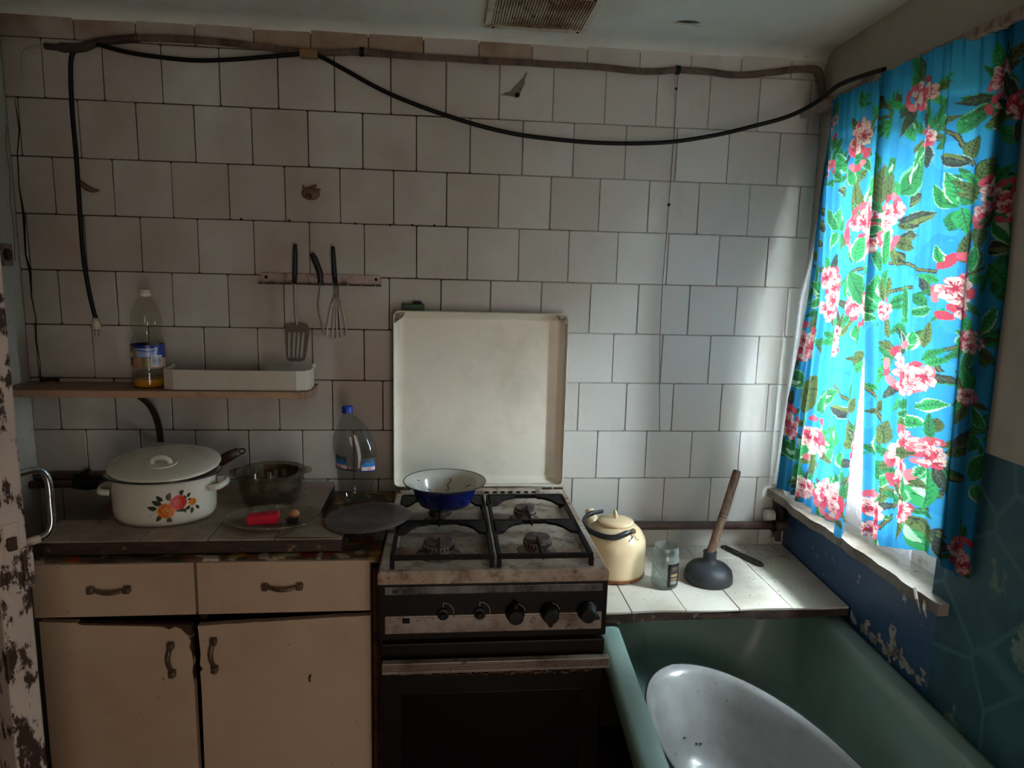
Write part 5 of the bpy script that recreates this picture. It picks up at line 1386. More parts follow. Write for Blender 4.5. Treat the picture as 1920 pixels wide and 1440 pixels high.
M['steel'] = mat('dull_steel', (160, 150, 142), .4, .35, dirt=[(40, .5, .7, (110, 92, 82))])
UY = -.0275
# slotted turner
ut = thing('slotted_turner', 'slotted turner with brown blade, leftmost utensil on the rail', 'spatula', (.566, UY, 1.235))
part('handle', MB().tube([(.5735, UY, 1.566), (.5735, UY, 1.545), (.5715, UY, 1.490), (.5690, UY, 1.456)], [.0074, .0096, .0104, .0088], 12, flat=.7), M['black_handle'], ut, smooth=True)
part('shank', MB().tube(smooth_path([(.5695, UY, 1.460), (.5690, UY, 1.41), (.5700, UY - .001, 1.365), (.5735, UY - .002, 1.337)], 4), .0030, 8), M['steel'], ut, smooth=True)
mb = MB(); BY = UY - .002
blade = [(.540, 1.331), (.545, 1.338), (.560, 1.342), (.590, 1.341), (.604, 1.336), (.6085, 1.326), (.6075, 1.300), (.596, 1.243), (.591, 1.234), (.580, 1.231), (.552, 1.231), (.5435, 1.236), (.541, 1.250)]
# blade built as frame bars round the slots
def bladebars():
    zt, zb = 1.316, 1.241
    m_ = MB()
    m_.prism([(.540, 1.331), (.545, 1.338), (.560, 1.342), (.590, 1.341), (.604, 1.336), (.6085, 1.326), (.6080, zt), (.5402, zt)], BY - .0008, BY + .0008, 'xz')
    m_.prism([(.5412, zb), (.5956, zb), (.591, 1.234), (.580, 1.231), (.552, 1.231), (.5435, 1.236)], BY - .0008, BY + .0008, 'xz')
    top = [(.5402, .5485), (.5565, .5625), (.5705, .5755), (.5835, .5885), (.5975, .6080)]; bot = [(.5412, .5455), (.5530, .5580), (.5650, .5690), (.5760, .5800), (.5880, .5956)]
    for (a, b), (c, d) in zip(top, bot):
        m_.prism([(a, zt), (b, zt), (d, zb), (c, zb)], BY - .0008, BY + .0008, 'xz')
    return m_
part('blade', bladebars(), mat('brown_nylon', (96, 78, 70), .5), ut)
# bent fork
uf = thing('serving_utensil', 'side-on metal utensil with bent black handle, middle one on the rail', 'utensil', (.64, UY, 1.30))
part('handle', MB().tube(smooth_path([(.619, UY, 1.541), (.626, UY, 1.527), (.637, UY, 1.498), (.6415, UY, 1.480), (.6425, UY, 1.452)], 4), [.0072] * 3 + [.0090] * 10 + [.0080] * 4, 12, flat=.7), M['black_handle'], uf, smooth=True)
part('shank', MB().tube(smooth_path([(.6425, UY, 1.455), (.6400, UY, 1.425), (.6355, UY, 1.402), (.6385, UY - .002, 1.372), (.6475, UY - .004, 1.330), (.6515, UY - .004, 1.310)], 4), [.0026] * 8 + [.0032] * 10 + [.0018] * 3, 8), M['steel'], uf, smooth=True)
# wire turner
uw = thing('wire_turner', 'white slotted turner fanned like a whisk, rightmost utensil on the rail', 'spatula', (.683, UY, 1.295))
part('handle', MB().tube([(.6785, UY, 1.563), (.6790, UY, 1.545), (.6815, UY, 1.490), (.6840, UY, 1.455)], [.0072, .0092, .0106, .0094], 12, flat=.7), M['black_handle'], uw, smooth=True)
for dx in (-.0028, .0028):
    part('shank', MB().tube([(.684 + dx, UY, 1.458), (.6855 + dx, UY, 1.418)], .0019, 8), M['steel'], uw, smooth=True)
part('neck', MB().prism([(.676, 1.410), (.680, 1.419), (.686, 1.421), (.693, 1.418), (.698, 1.408), (.699, 1.396), (.690, 1.392), (.680, 1.393), (.673, 1.397)], UY - .003, UY - .001, 'xz'), M['steel'], uw, bevel=.0008)
M['wire'] = mat('white_coated_wire', (190, 178, 168), .4)
out = smooth_path([(.676, UY - .002, 1.405), (.668, UY - .003, 1.375), (.659, UY - .004, 1.330), (.6575, UY - .004, 1.306), (.664, UY - .004, 1.297), (.685, UY - .004, 1.300), (.706, UY - .004, 1.304), (.7135, UY - .004, 1.314), (.712, UY - .004, 1.335), (.705, UY - .003, 1.375), (.698, UY - .002, 1.405)], 4)
part('wire', MB().tube(out, .0026, 7), M['wire'], uw, smooth=True)
for a, b in (((.681, 1.396), (.6725, 1.299)), ((.686, 1.394), (.6865, 1.301)), ((.692, 1.396), (.7000, 1.303))):
    part('wire', MB().tube([(a[0], UY - .003, a[1]), (lerp(a[0], b[0], .5), UY - .004, lerp(a[1], b[1], .5)), (b[0], UY - .004, b[1])], .0025, 6), M['wire'], uw, smooth=True)

# ---------------------------------------------------------------- small wall decorations, nails
M['clay'] = mat('brown_plaster_magnet', (112, 82, 62), .7, dirt=[(60, .5, .66, (70, 48, 36))])
def fruit(pts, r): return MB().tube(smooth_path(pts, 4), r, 8, flat=.5)
b = smooth_path([(.000, -.012, 1.722), (.004, -.013, 1.714), (.014, -.014, 1.704), (.030, -.014, 1.697), (.046, -.013, 1.697)], 4)
mg = thing('pepper_decoration', 'small brown curved pepper shaped wall ornament near the hanging cord', 'ornament', (.02, -.010, 1.695))
part('body', MB().tube(b, [.0024 + .0085 * math.sin(PI * min(1, i / (len(b) - 1) * .95 + .02)) for i in range(len(b))], 8, flat=.7), M['clay'], mg, smooth=True)
part('stem', MB().tube([(.000, -.012, 1.721), (-.003, -.012, 1.728)], .0018, 6), M['clay'], mg)
ch = thing('roast_chicken_ornament', 'small brown roast chicken shaped wall ornament above the utensil rail', 'ornament', (.617, -.010, 1.69))
mb = MB().lathe([(0, -.009), (.5, -.0078), (.87, -.0045), (1, 0), (.87, .0045), (.5, .0078), (0, .009)], 20, (0, 0, 0), .0255, .0190)
part('body', mb.xf(Matrix.Translation((.617, -.0125, 1.7095)) @ Matrix.Rotation(PI / 2, 4, 'X')), M['clay'], ch, smooth=True)
for p0, p1, r0 in (((.600, 1.716), (.598, 1.730), .0045), ((.618, 1.722), (.634, 1.733), .0055), ((.628, 1.712), (.644, 1.722), .0050)):
    part('drumstick', MB().tube([(p0[0], -.016, p0[1]), (lerp(p0[0], p1[0], .5), -.017, lerp(p0[1], p1[1], .5)), (p1[0], -.015, p1[1])], [r0, r0 * .8, r0 * .5], 8), M['clay'], ch, smooth=True)
wd = smooth_path([(.604, -.022, 1.700), (.612, -.023, 1.706), (.618, -.023, 1.702), (.616, -.023, 1.696)], 4)
part('wing', MB().tube(wd, .0026, 6, flat=.6), mat('dark_brown_line', (60, 40, 30), .8), ch, smooth=True)
for i, (x, z, n_) in enumerate(((.424, 1.6325, 'leftmost nail in the tile joint, above the utensil rail'), (.557, 1.632, 'second nail from the left in the tile joint, above the black turner handle'), (.741, 1.6305, 'bent nail in the tile joint just right of the utensil handles'), (.840, 1.630, 'left one of three close nails in the tile joint'), (.903, 1.631, 'middle one of three close nails in the tile joint'), (.966, 1.632, 'right one of three close nails in the tile joint'))):
    nl = thing('nail', n_, 'nail', (x, -.001, z), 'nails in the tile joint')
    part('shaft', MB().tube([(x, .004, z), (x, -.016, z - .001)], .0014, 6), M['black'], nl)
    part('head', MB().tube([(x, -.0155, z - .001), (x, -.0175, z - .001)], .0034, 8), M['black'], nl)

# ---------------------------------------------------------------- cables and conduit
def corrugated(path, r, pitch, m_, name, parent):
    P = smooth_path(path, 10); cum = [0]
    for a, b in zip(P[:-1], P[1:]): cum.append(cum[-1] + (b - a).length)
    n_ = int(cum[-1] / pitch * 2); pts, rs = [], []
    for k in range(n_ + 1):
        d = cum[-1] * k / n_; i = max(0, min(len(P) - 2, int(np.searchsorted(cum, d)) - 1)); t = (d - cum[i]) / max(1e-9, cum[i + 1] - cum[i])
        pts.append(P[i].lerp(P[i + 1], t)); rs.append(r if k % 2 else r * .82)
    return part(name, MB().tube(pts, rs, 10), m_, parent)
M['conduit'] = mat('grimy_grey_conduit', (112, 94, 82), .6, dirt=[(14, .45, .65, (72, 56, 48))])
M['tape'] = mat('brown_tape', (62, 44, 38), .5, dirt=[(20, .5, .66, (40, 28, 24))])
M['rubber'] = mat('black_rubber_cable', (8, 8, 8), .5, spec=.25)
cd = thing('corrugated_conduit', 'grey corrugated cable conduit running along the top of the tiled wall', 'conduit', (1.05, -.02, 2.08))
CP = [(.085, 2.083), (.135, 2.090), (.200, 2.096), (.287, 2.098), (.400, 2.096), (.481, 2.091), (.560, 2.085), (.622, 2.083), (.700, 2.086), (.760, 2.092), (.810, 2.091), (.900, 2.087), (1.015, 2.087), (1.120, 2.086), (1.210, 2.087), (1.300, 2.086), (1.425, 2.086), (1.540, 2.081), (1.600, 2.083), (1.659, 2.090), (1.740, 2.090), (1.836, 2.085), (1.932, 2.096), (2.000, 2.108), (2.055, 2.113)]
corrugated([(x, -.024, z) for x, z in CP], .0102, .0058, M['conduit'], 'hose', cd)
part('elbow', MB().tube(smooth_path([(2.050, -.024, 2.113), (2.078, -.025, 2.111), (2.088, -.028, 2.095), (2.094, -.032, 2.066), (2.096, -.04, 2.030)], 5), .0108, 10), M['conduit'], cd, smooth=True)
part('taped_end', MB().tube(smooth_path([(-.060, -.022, 2.062), (-.02, -.022, 2.061), (.030, -.023, 2.063), (.060, -.024, 2.074), (.095, -.024, 2.083), (.18, -.024, 2.095)], 5), [.0085] * 5 + [.0125] * 10 + [.0115] * 11, 10), M['tape'], cd, smooth=True)
part('loose_wire', MB().tube(smooth_path([(-.055, -.02, 2.062), (-.085, -.018, 2.060), (-.112, -.016, 2.050), (-.124, -.015, 2.025), (-.122, -.014, 1.985)], 5), .0032, 7), M['plaster'], cd, smooth=True)
for x, z in ((.765, 2.0915), (1.659, 2.090)):
    part('clamp', MB().tube([(x - .006, -.024, z), (x + .006, -.024, z)], .0128, 10), M['iron'], cd, smooth=40)
cb = thing('black_cable', 'long black cable sagging across the tiled wall to the curtain lath', 'cable', (1.2, -.04, 1.87))
cpts = [(.075, -.030, 2.072), (.150, -.034, 2.055), (.237, -.036, 2.046), (.330, -.036, 2.043), (.429, -.036, 2.051), (.530, -.036, 2.064), (.626, -.036, 2.075), (.665, -.038, 2.065), (.710, -.040, 2.043), (.825, -.040, 1.988), (.940, -.040, 1.948), (1.062, -.040, 1.915), (1.150, -.040, 1.897), (1.244, -.040, 1.885), (1.430, -.042, 1.876), (1.618, -.045, 1.884), (1.760, -.060, 1.906), (1.871, -.080, 1.933), (1.960, -.110, 1.958), (2.010, -.16, 1.985), (2.022, -.25, 2.009), (2.027, -.36, 2.006), (2.033, -.43, 2.001)]
part('cable', MB().tube(smooth_path(cpts, 6), .0060, 10), M['rubber'], cb, smooth=True)
part('clip', MB().box(.600, -.046, 2.064, .648, -.022, 2.086), mat('yellowed_clip', (132, 104, 66), .6), cb, bevel=.003)
pc_ = thing('power_cord', 'black power cord with white plug hanging down at the left of the wall', 'cord', (.01, -.015, 1.28))
part('cable', MB().tube(smooth_path([(.024, -.020, 2.062), (.006, -.018, 2.048), (-.003, -.016, 2.010), (-.007, -.0155, 1.900), (-.005, -.0155, 1.776), (-.006, -.0155, 1.634), (-.005, -.0165, 1.518), (.003, -.0175, 1.430), (.012, -.0185, 1.370), (.018, -.0195, 1.345)], 6), .0058, 10), M['rubber'], pc_, smooth=True)
M['plug'] = mat('white_plug', (198, 186, 170), .45, dirt=[(30, .5, .7, (150, 130, 112))])
pg = part('plug', MB().tube([(.0165, -.0195, 1.347), (.0170, -.0195, 1.335), (.0175, -.0195, 1.322), (.0178, -.0195, 1.318)], [.006, .0105, .0125, .0120], 14), M['plug'], pc_, smooth=True)
part('flange', MB().tube([(.0178, -.0195, 1.3195), (.0179, -.0195, 1.3155)], .0150, 16), M['plug'], pg, smooth=40)
for dx in (-.0048, .0048):
    part('prong', MB().tube([(.0178 + dx, -.0195, 1.316), (.0180 + dx, -.0195, 1.296)], .0019, 8), M['steel'], pg, smooth=True)
# string
sg_ = thing('hanging_string', 'thin knotted string hanging from the conduit down the bright tiles', 'string', (1.66, -.018, 1.02))
part('string', MB().tube(smooth_path([(1.6595, -.030, 2.086), (1.6605, -.022, 2.04), (1.662, -.018, 1.98), (1.661, -.018, 1.85), (1.6585, -.018, 1.713), (1.6565, -.018, 1.60), (1.6535, -.018, 1.48), (1.6545, -.018, 1.371), (1.659, -.018, 1.24), (1.6665, -.018, 1.12), (1.6705, -.018, 1.05), (1.6735, -.017, 1.020)], 6), .00095, 6), mat('grey_string', (66, 58, 54), .9), sg_, smooth=True)
for z, x, r in ((2.040, 1.6598, .0042), (1.713, 1.6585, .0050)):
    part('knot', MB().lathe([(0, -r), (r * .7, -r * .7), (r, 0), (r * .7, r * .7), (0, r)], 10, (x, -.019, z)), M['black'], sg_, smooth=True)

# ---------------------------------------------------------------- ceiling vent, flaking paint, old switch
M['vent'] = mat('greasy_vent_plastic', (206, 192, 166), .5, dirt=[(5, .44, .62, (122, 84, 52)), (30, .56, .64, (60, 40, 28))])
M['vent_frame'] = mat('vent_frame_plastic', (212, 204, 186), .5, dirt=[(20, .5, .7, (150, 130, 100))])
vg = thing('ceiling_vent', 'greasy slatted vent grille on the ceiling', 'vent', (1.235, -.20, CEIL - .014))
VX0, VX1, VY0, VY1 = 1.098, 1.372, -.335, -.088
mb = MB().box(VX0, VY0, CEIL - .014, VX0 + .016, VY1, CEIL - .0005).box(VX1 - .016, VY0, CEIL - .014, VX1, VY1, CEIL - .0005).box(VX0 + .016, VY0, CEIL - .014, VX1 - .016, VY0 + .016, CEIL - .0005).box(VX0 + .016, VY1 - .016, CEIL - .014, VX1 - .016, VY1, CEIL - .0005)
part('frame', mb, M['vent_frame'], vg)
part('backing', MB().box(VX0 + .012, VY0 + .012, CEIL - .003, VX1 - .012, VY1 - .012, CEIL - .0008), M['black'], vg)
ns_ = 34; sl = None
for k in range(ns_):
    x = lerp(VX0 + .020, VX1 - .020, k / (ns_ - 1))
    if sl is None:
        sl = part('slat', MB().box(x - .0022, VY0 + .014, CEIL - .0125, x + .0022, VY1 - .014, CEIL - .004), M['vent'], vg); x00 = x
    else:
        c = sl.copy(); COL.objects.link(c); c.parent = vg; c.location = (x - x00, 0, 0)
for x, y in ((VX0 + .022, VY1 - .010), (VX1 - .022, VY1 - .010), (VX0 + .022, VY0 + .010), (VX1 - .022, VY0 + .010)):
    part('screw', MB().lathe([(0, -.0165), (.0035, -.016), (.004, -.0135), (0, -.0135)], 10, (x, y, CEIL)), M['black'], vg, smooth=True)
fl = thing('paint_flake', 'curled flake of paint peeling off the ceiling right of the vent', 'paint flake', (1.63, -.18, CEIL - .006))
part('flake', MB().add([(1.590, -.168, CEIL - .0008), (1.612, -.166, CEIL - .0012), (1.640, -.175, CEIL - .003), (1.660, -.170, CEIL - .006), (1.672, -.180, CEIL - .010), (1.650, -.190, CEIL - .012), (1.622, -.192, CEIL - .008), (1.600, -.184, CEIL - .002)], [(0, 1, 6, 7), (1, 2, 5, 6), (2, 3, 4, 5)]), M['ceiling'], fl, smooth=True)
part('bare_spot', MB().add([(1.630 + .03 * math.cos(t) * (1 + .2 * math.sin(3 * t)), -.185 + .010 * math.sin(t), CEIL - .0004) for t in np.linspace(0, 2 * PI, 14, endpoint=False)], [tuple(range(14))]), mat('grey_undercoat', (120, 124, 120), .9), fl)
sw = thing('wall_switch', 'old brown socket plate on the left wall at the picture edge', 'switch', (XL + .004, -.075, 1.50))
part('plate', MB().box(XL + .0005, -.112, 1.487, XL + .012, -.050, 1.545), mat('old_socket_plate', (126, 104, 84), .6, dirt=[(40, .5, .66, (80, 60, 48))]), sw, bevel=.003)
part('dial', MB().lathe([(.016, 0), (.015, .006), (.006, .008), (0, .008)], 18).xf(Matrix.Translation((XL + .012, -.080, 1.516)) @ Matrix.Rotation(PI / 2, 4, 'Y')), M['cab_edge'], sw, smooth=40)

# ---------------------------------------------------------------- gas pipe at the left with tap
M['pipe'] = mat('brown_painted_pipe', (84, 62, 56), .5, dirt=[(14, .5, .66, (56, 40, 36)), (60, .64, .70, (150, 140, 130))])
gp = thing('gas_pipe', 'brown gas pipe with black tap on the wall behind the pot', 'pipe', (0, -.045, .872))
part('pipe', MB().tube([(-.178, -.048, .868), (.10, -.048, .873), (.30, -.048, .876)], .0115, 14), M['pipe'], gp, smooth=True)
tp = part('tap', MB().tube([(-.058, -.048, .872), (-.020, -.048, .873), (.012, -.048, .874)], [.017, .022, .017], 12), M['iron'], gp, smooth=40)
part('lever', MB().prism([(-.055, .880), (-.030, .888), (-.012, .912), (-.020, .916), (-.040, .902), (-.062, .896)], -.054, -.042, 'xz'), M['iron'], tp, bevel=.002)
part('wall_ledge', MB().box(-.178, -.034, .880, .06, -.010, .898), M['pipe'], gp, bevel=.003)
# ---------------------------------------------------------------- counter beside the stove, above the bath
M['ctop'] = mat('glazed_white_counter_tile', (206, 200, 186), .3, dirt=[(6, .48, .75, (176, 164, 146)), (60, .66, .71, (80, 70, 60))])
M['cedge'] = mat('rotten_wood_edge', (66, 44, 32), .75, dirt=[(16, .42, .6, (34, 24, 18), (1, 1, 3)), (40, .58, .68, (130, 112, 92))])
CZ = .640
ct = thing('tiled_counter', 'white tiled corner counter with rotten wooden edge above the bath', 'counter', (1.73, -.22, CZ - .03))
part('base_board', MB().add([(1.392, -.432, CZ - .030), (xr(-.432) - .004, -.432, CZ - .030), (xr(-.009) - .004, -.009, CZ - .030), (1.392, -.009, CZ - .030), (1.392, -.432, CZ - .006), (xr(-.432) - .004, -.432, CZ - .006), (xr(-.009) - .004, -.009, CZ - .006), (1.392, -.009, CZ - .006)],
     [(0, 3, 2, 1), (4, 5, 6, 7), (0, 1, 5, 4), (1, 2, 6, 5), (2, 3, 7, 6), (3, 0, 4, 7)]), M['cedge'], ct)
n_ = 40; q = random.Random(12); vs_, fs_ = [], []
for k in range(n_ + 1):           # ragged front lath
    x = lerp(1.392, xr(-.44) - .006, k / n_); yf = -.4385 - .002 * math.sin(x * 31); zb = CZ - .028 - .004 * q.random() - .004 * math.sin(x * 14); zt = CZ - .005 - .0015 * q.random()
    vs_ += [(x, -.430, zb), (x, yf, zb + .002), (x, yf, zt), (x, -.430, zt)]
for k in range(n_):
    fs_ += [(k * 4 + j, k * 4 + (j + 1) % 4, k * 4 + 4 + (j + 1) % 4, k * 4 + 4 + j) for j in range(4)]
fs_ += [(3, 2, 1, 0), tuple(n_ * 4 + j for j in range(4))]
mb = MB(); mb.add(vs_, fs_); part('edge_lath', mb, M['cedge'], ct)
jx = [1.392, 1.4885, 1.634, 1.780, 1.926, 2.2]; jy = [-.4385, -.262, -.110, -.009]
for r in range(3):
    for i in range(5):
        x0, x1 = jx[i] + .001, jx[i + 1] - .001; y0, y1 = jy[r] + (.001 if r else 0), jy[r + 1] - .001
        wav = .0035 if r == 0 else 0
        xa, xb = (x1, x1) if i < 4 else (xr(y0) - .005, xr(y1) - .005)
        m5 = [(lerp(x0, xa, k / 4), y0 - .001 + wav * math.sin(PI * k / 4) * (1 if i % 2 else -.6)) for k in range(5)]
        poly = m5 + [(xb, y1), (x0, y1)]
        part('tile', MB().prism(poly, CZ - .006, CZ + q.uniform(-.0006, .0004), 'xy'), M['ctop'], ct, bevel=.0008, bseg=1)
crumbs('crumbs', '', '', (1.80, 2.06, -.40, -.02, CZ + .0006), 90, .0018, M['black'], 41, ct)
crumbs('crumbs', '', '', (1.42, 1.80, -.42, -.02, CZ + .0006), 26, .0014, M['black'], 42, ct)
# rubbish in the corner: hair-like threads
mb = MB(); q = random.Random(77)
for k in range(26):
    x, y = q.uniform(1.93, 2.085), q.uniform(-.16, -.02); pts = [Vector((x, y, CZ + .003))]
    for j in range(4): pts.append(pts[-1] + Vector((q.uniform(-.025, .025), q.uniform(-.025, .025), q.uniform(-.001, .012))))
    pts = [Vector((min(p.x, xr(p.y) - .004), min(p.y, -.012), max(CZ + .002, min(p.z, CZ + .03)))) for p in pts]
    mb.tube(smooth_path(pts, 3), .0005, 3)
part('dust_threads', mb, mat('grey_dust', (120, 112, 102), .95), ct, kind='stuff')

# ---------------------------------------------------------------- pipe along the wall
hp_ = thing('water_pipe', 'brown painted water pipe running along the wall above the counter', 'pipe', (1.8, -.048, .722))
part('pipe', MB().tube([(1.385, -.048, .727), (1.70, -.048, .724), (2.098, -.048, .720)], .0135, 16), M['pipe'], hp_, smooth=True)
part('joint', MB().tube([(2.050, -.048, .7205), (2.096, -.048, .7202)], .0185, 14), M['pipe'], hp_, smooth=40)
part('clamp', MB().tube([(2.050, -.048, .7205), (2.058, -.048, .7205)], .0205, 14), M['iron'], hp_, smooth=40)
part('stub', MB().tube([(2.075, -.048, .715), (2.076, -.048, .668)], .009, 10), M['pipe'], hp_, smooth=40)
el = thing('pipe_elbow', 'black pipe elbow with white collar in the corner below the sill', 'pipe', (2.06, -.04, .77))
part('elbow', MB().tube(smooth_path([(2.082, -.046, .800), (2.080, -.048, .775), (2.080, -.050, .752), (2.084, -.060, .742)], 4), .019, 14), M['iron'], el, smooth=True)
part('collar', MB().tube([(2.030, -.040, .752), (2.058, -.042, .752)], .0175, 14), mat('white_collar', (200, 198, 192), .4), el, smooth=40)

# ---------------------------------------------------------------- kettle
M['kettle'] = mat('cream_enamel', (224, 198, 158), .22, dirt=[(6, .55, .8, (204, 172, 128)), (70, .70, .74, (120, 84, 50))], coat=.3)
M['rustrim'] = mat('rusty_base', (140, 84, 34), .6, dirt=[(30, .45, .62, (90, 48, 22))])
kx, ky = 1.497, -.200
kt = thing('kettle', 'cream enamel kettle with folded black handle beside the stove', 'kettle', (kx, ky, CZ))
part('body', MB().lathe([(0, .004), (.080, .004), (.0885, .010), (.0905, .020), (.0905, .090), (.0875, .112), (.076, .133), (.060, .148), (.0475, .154), (.046, .156), (0, .156)], 56, (kx, ky, CZ)), M['kettle'], kt, smooth=50)
part('base_rim', MB().lathe([(0, .0004), (.0845, .0004), (.0895, .004), (.0910, .010), (.0900, .013)], 56, (kx, ky, CZ)), M['rustrim'], kt, smooth=50)
lk_ = part('lid', MB().lathe([(.0525, .154), (.0535, .157), (.051, .1615), (.036, .166), (.016, .1685), (0, .169)], 44, (kx, ky, CZ)), M['kettle'], kt, smooth=50)
lp = [(kx - .002, ky - .008, CZ + .167), (kx - .002, ky - .009, CZ + .178), (kx - .002, ky - .003, CZ + .187), (kx - .002, ky + .004, CZ + .187), (kx - .002, ky + .009, CZ + .178), (kx - .002, ky + .008, CZ + .167)]
part('knob', MB().tube(smooth_path(lp, 4), .0042, 8), M['kettle'], lk_, smooth=True)
# spout turned to the back left
part('spout', MB().tube(smooth_path([(kx - .030, ky + .070, CZ + .060), (kx - .042, ky + .098, CZ + .095), (kx - .048, ky + .118, CZ + .135), (kx - .050, ky + .126, CZ + .148)], 4), [.026] * 4 + [.020] * 4 + [.014] * 5, 14), M['kettle'], kt, smooth=True)
M['plastic_black'] = mat('black_handle_plastic', (22, 22, 26), .38)
for dx, dy, dz_ in ((.032, -.058, .142), (-.024, .058, .142)):
    part('ear', MB().tube([(kx + dx, ky + dy, CZ + .128), (kx + dx * 1.04, ky + dy * 1.04, CZ + .152)], [.008, .0055], 8, flat=.5), M['kettle'], kt, smooth=True)
hh = [(kx + .034, ky - .062, CZ + .150), (kx + .010, ky - .074, CZ + .147), (kx - .020, ky - .082, CZ + .140), (kx - .056, ky - .070, CZ + .140), (kx - .088, ky - .030, CZ + .146), (kx - .090, ky + .014, CZ + .154), (kx - .066, ky + .048, CZ + .162), (kx - .024, ky + .060, CZ + .166)]
part('handle', MB().tube(smooth_path(hh, 5), [.0062] * 4 + [.0088] * 28 + [.0062] * 4, 10, flat=.75), M['plastic_black'], kt, smooth=True, label='black folded bail handle')
part('pivot', MB().lathe([(0, -.006), (.0078, -.005), (.0085, 0), (.0078, .005), (0, .006)], 16).xf(Matrix.Translation((kx + .036, ky - .062, CZ + .150)) @ Matrix.Rotation(math.radians(70), 4, 'X') @ Matrix.Rotation(math.radians(-20), 4, 'Y')), mat('pale_brass_rivet', (176, 150, 110), .35, .6), kt, smooth=40)
part('wire_tie', MB().tube(smooth_path([(kx + .020, ky - .079, CZ + .126), (kx + .030, ky - .072, CZ + .133), (kx + .038, ky - .068, CZ + .140), (kx + .044, ky - .071, CZ + .130), (kx + .052, ky - .069, CZ + .127)], 4), .0011, 5), M['brass'], kt)

# ---------------------------------------------------------------- plastic jar with black label
M['jar'] = clear_mat('clear_jar_plastic', (236, 240, 240), .12, .10, .30, (190, 194, 192))
jx_, jy_ = 1.622, -.292
jr = thing('plastic_jar', 'open clear plastic jar with black label on the counter', 'jar', (jx_, jy_, CZ))
part('body', MB().lathe([(0, .002), (.030, .001), (.036, .004), (.0375, .010), (.0375, .084), (.036, .092), (.0335, .097), (.0335, .101), (.0355, .102), (.0355, .105), (.0335, .106), (.0335, .119), (.0325, .120), (.0320, .118), (.0325, .098), (.0352, .090), (.0365, .082), (.0365, .010), (.034, .005), (0, .004)], 44, (jx_, jy_, CZ)), M['jar'], jr, smooth=45)
def jar_label():
    r = Raster(.040, .066, .0006, (14, 13, 13))
    for k, (z, c) in enumerate(((.054, (120, 104, 84)), (.049, (96, 84, 70)), (.036, (150, 126, 90)), (.024, (132, 104, 74)))):
        r.rect(.010, z - (.006 if 0 < z - .02 < .02 else .0015), .034, z + .0012, c)
    r.rect(.010, .008, .030, .016, (190, 192, 194))
    for k in range(9): r.rect(.011 + k * .002, .009, .012 + k * .002, .015, (60, 60, 64))
    for z in (.057, .0465, .041, .029, .019, .0045): r.rect(.008, z, .034, z + .0008, (120, 110, 96))
    r.rect(.0, .0, .0006, .066, (90, 70, 50))
    return r
def jlm(x, y):
    t = math.radians(-98) + x / .0378
    return (jx_ + .0380 * math.cos(t), jy_ + .0380 * math.sin(t), CZ + .012 + y)
print_part('label', jar_label(), jlm, M['print'], jr, 'black label with small gold pictures')

# ---------------------------------------------------------------- plunger
M['cup'] = mat('black_rubber_cup', (46, 47, 52), .55, dirt=[(20, .5, .75, (34, 34, 38))])
M['stick'] = mat('worn_wood_stick', (128, 100, 80), .6, dirt=[(26, .45, .65, (84, 62, 50), (4, 4, .4)), (12, .6, .75, (160, 136, 112))])
ux, uy = 1.762, -.262
pu = thing('plunger', 'black rubber plunger with long wooden handle standing on the counter', 'plunger', (ux, uy, CZ))
part('cup', MB().lathe([(.060, .003), (.0665, .0005), (.0685, .004), (.0680, .018), (.0640, .034), (.052, .046), (.034, .054), (.0225, .058), (.0190, .063), (.0185, .082), (.0195, .085), (.0180, .088), (.0125, .088), (.0125, .078), (0, .078)], 48, (ux, uy, CZ)), M['cup'], pu, smooth=50)
sp_ = [(ux - .001, uy, CZ + .072), (ux + .020, uy + .012, CZ + .130), (ux + .040, uy + .024, CZ + .180), (ux + .064, uy + .040, CZ + .245), (ux + .083, uy + .052, CZ + .300), (ux + .0855, uy + .0535, CZ + .307), (ux + .087, uy + .0545, CZ + .311)]
hs = part('handle', MB().tube(smooth_path(sp_, 4), [.0125] * 8 + [.0122] * 8 + [.0118] * 5 + [.0100] * 3 + [.0045], 14), M['stick'], pu, smooth=True)
d_ = (Vector(sp_[3]) - Vector(sp_[2])).normalized()
for k in (0.0, .010):
    p_ = Vector(sp_[2]) + d_ * k
    part('groove', MB().tube([p_ - d_ * .001, p_ + d_ * .001], .0127, 14), M['cab_edge'], hs, smooth=40)

# ---------------------------------------------------------------- black strap on the counter
stp = [(1.894, -.030), (1.902, -.022), (1.914, -.026), (1.972, -.158), (1.970, -.178), (1.958, -.184), (1.944, -.170)]
kn = thing('black_strap', 'narrow black plastic strip lying behind the plunger', 'strip', (1.93, -.10, CZ))
part('strip', MB().prism(stp, CZ + .0006, CZ + .0066, 'xy'), mat('dusty_black_plastic', (26, 22, 20), .6, dirt=[(90, .60, .68, (120, 110, 98))]), kn, bevel=.0015)
part('ridge', MB().tube([(1.908, -.040, CZ + .0072), (1.954, -.158, CZ + .0072)], .0016, 6), M['black'], kn)

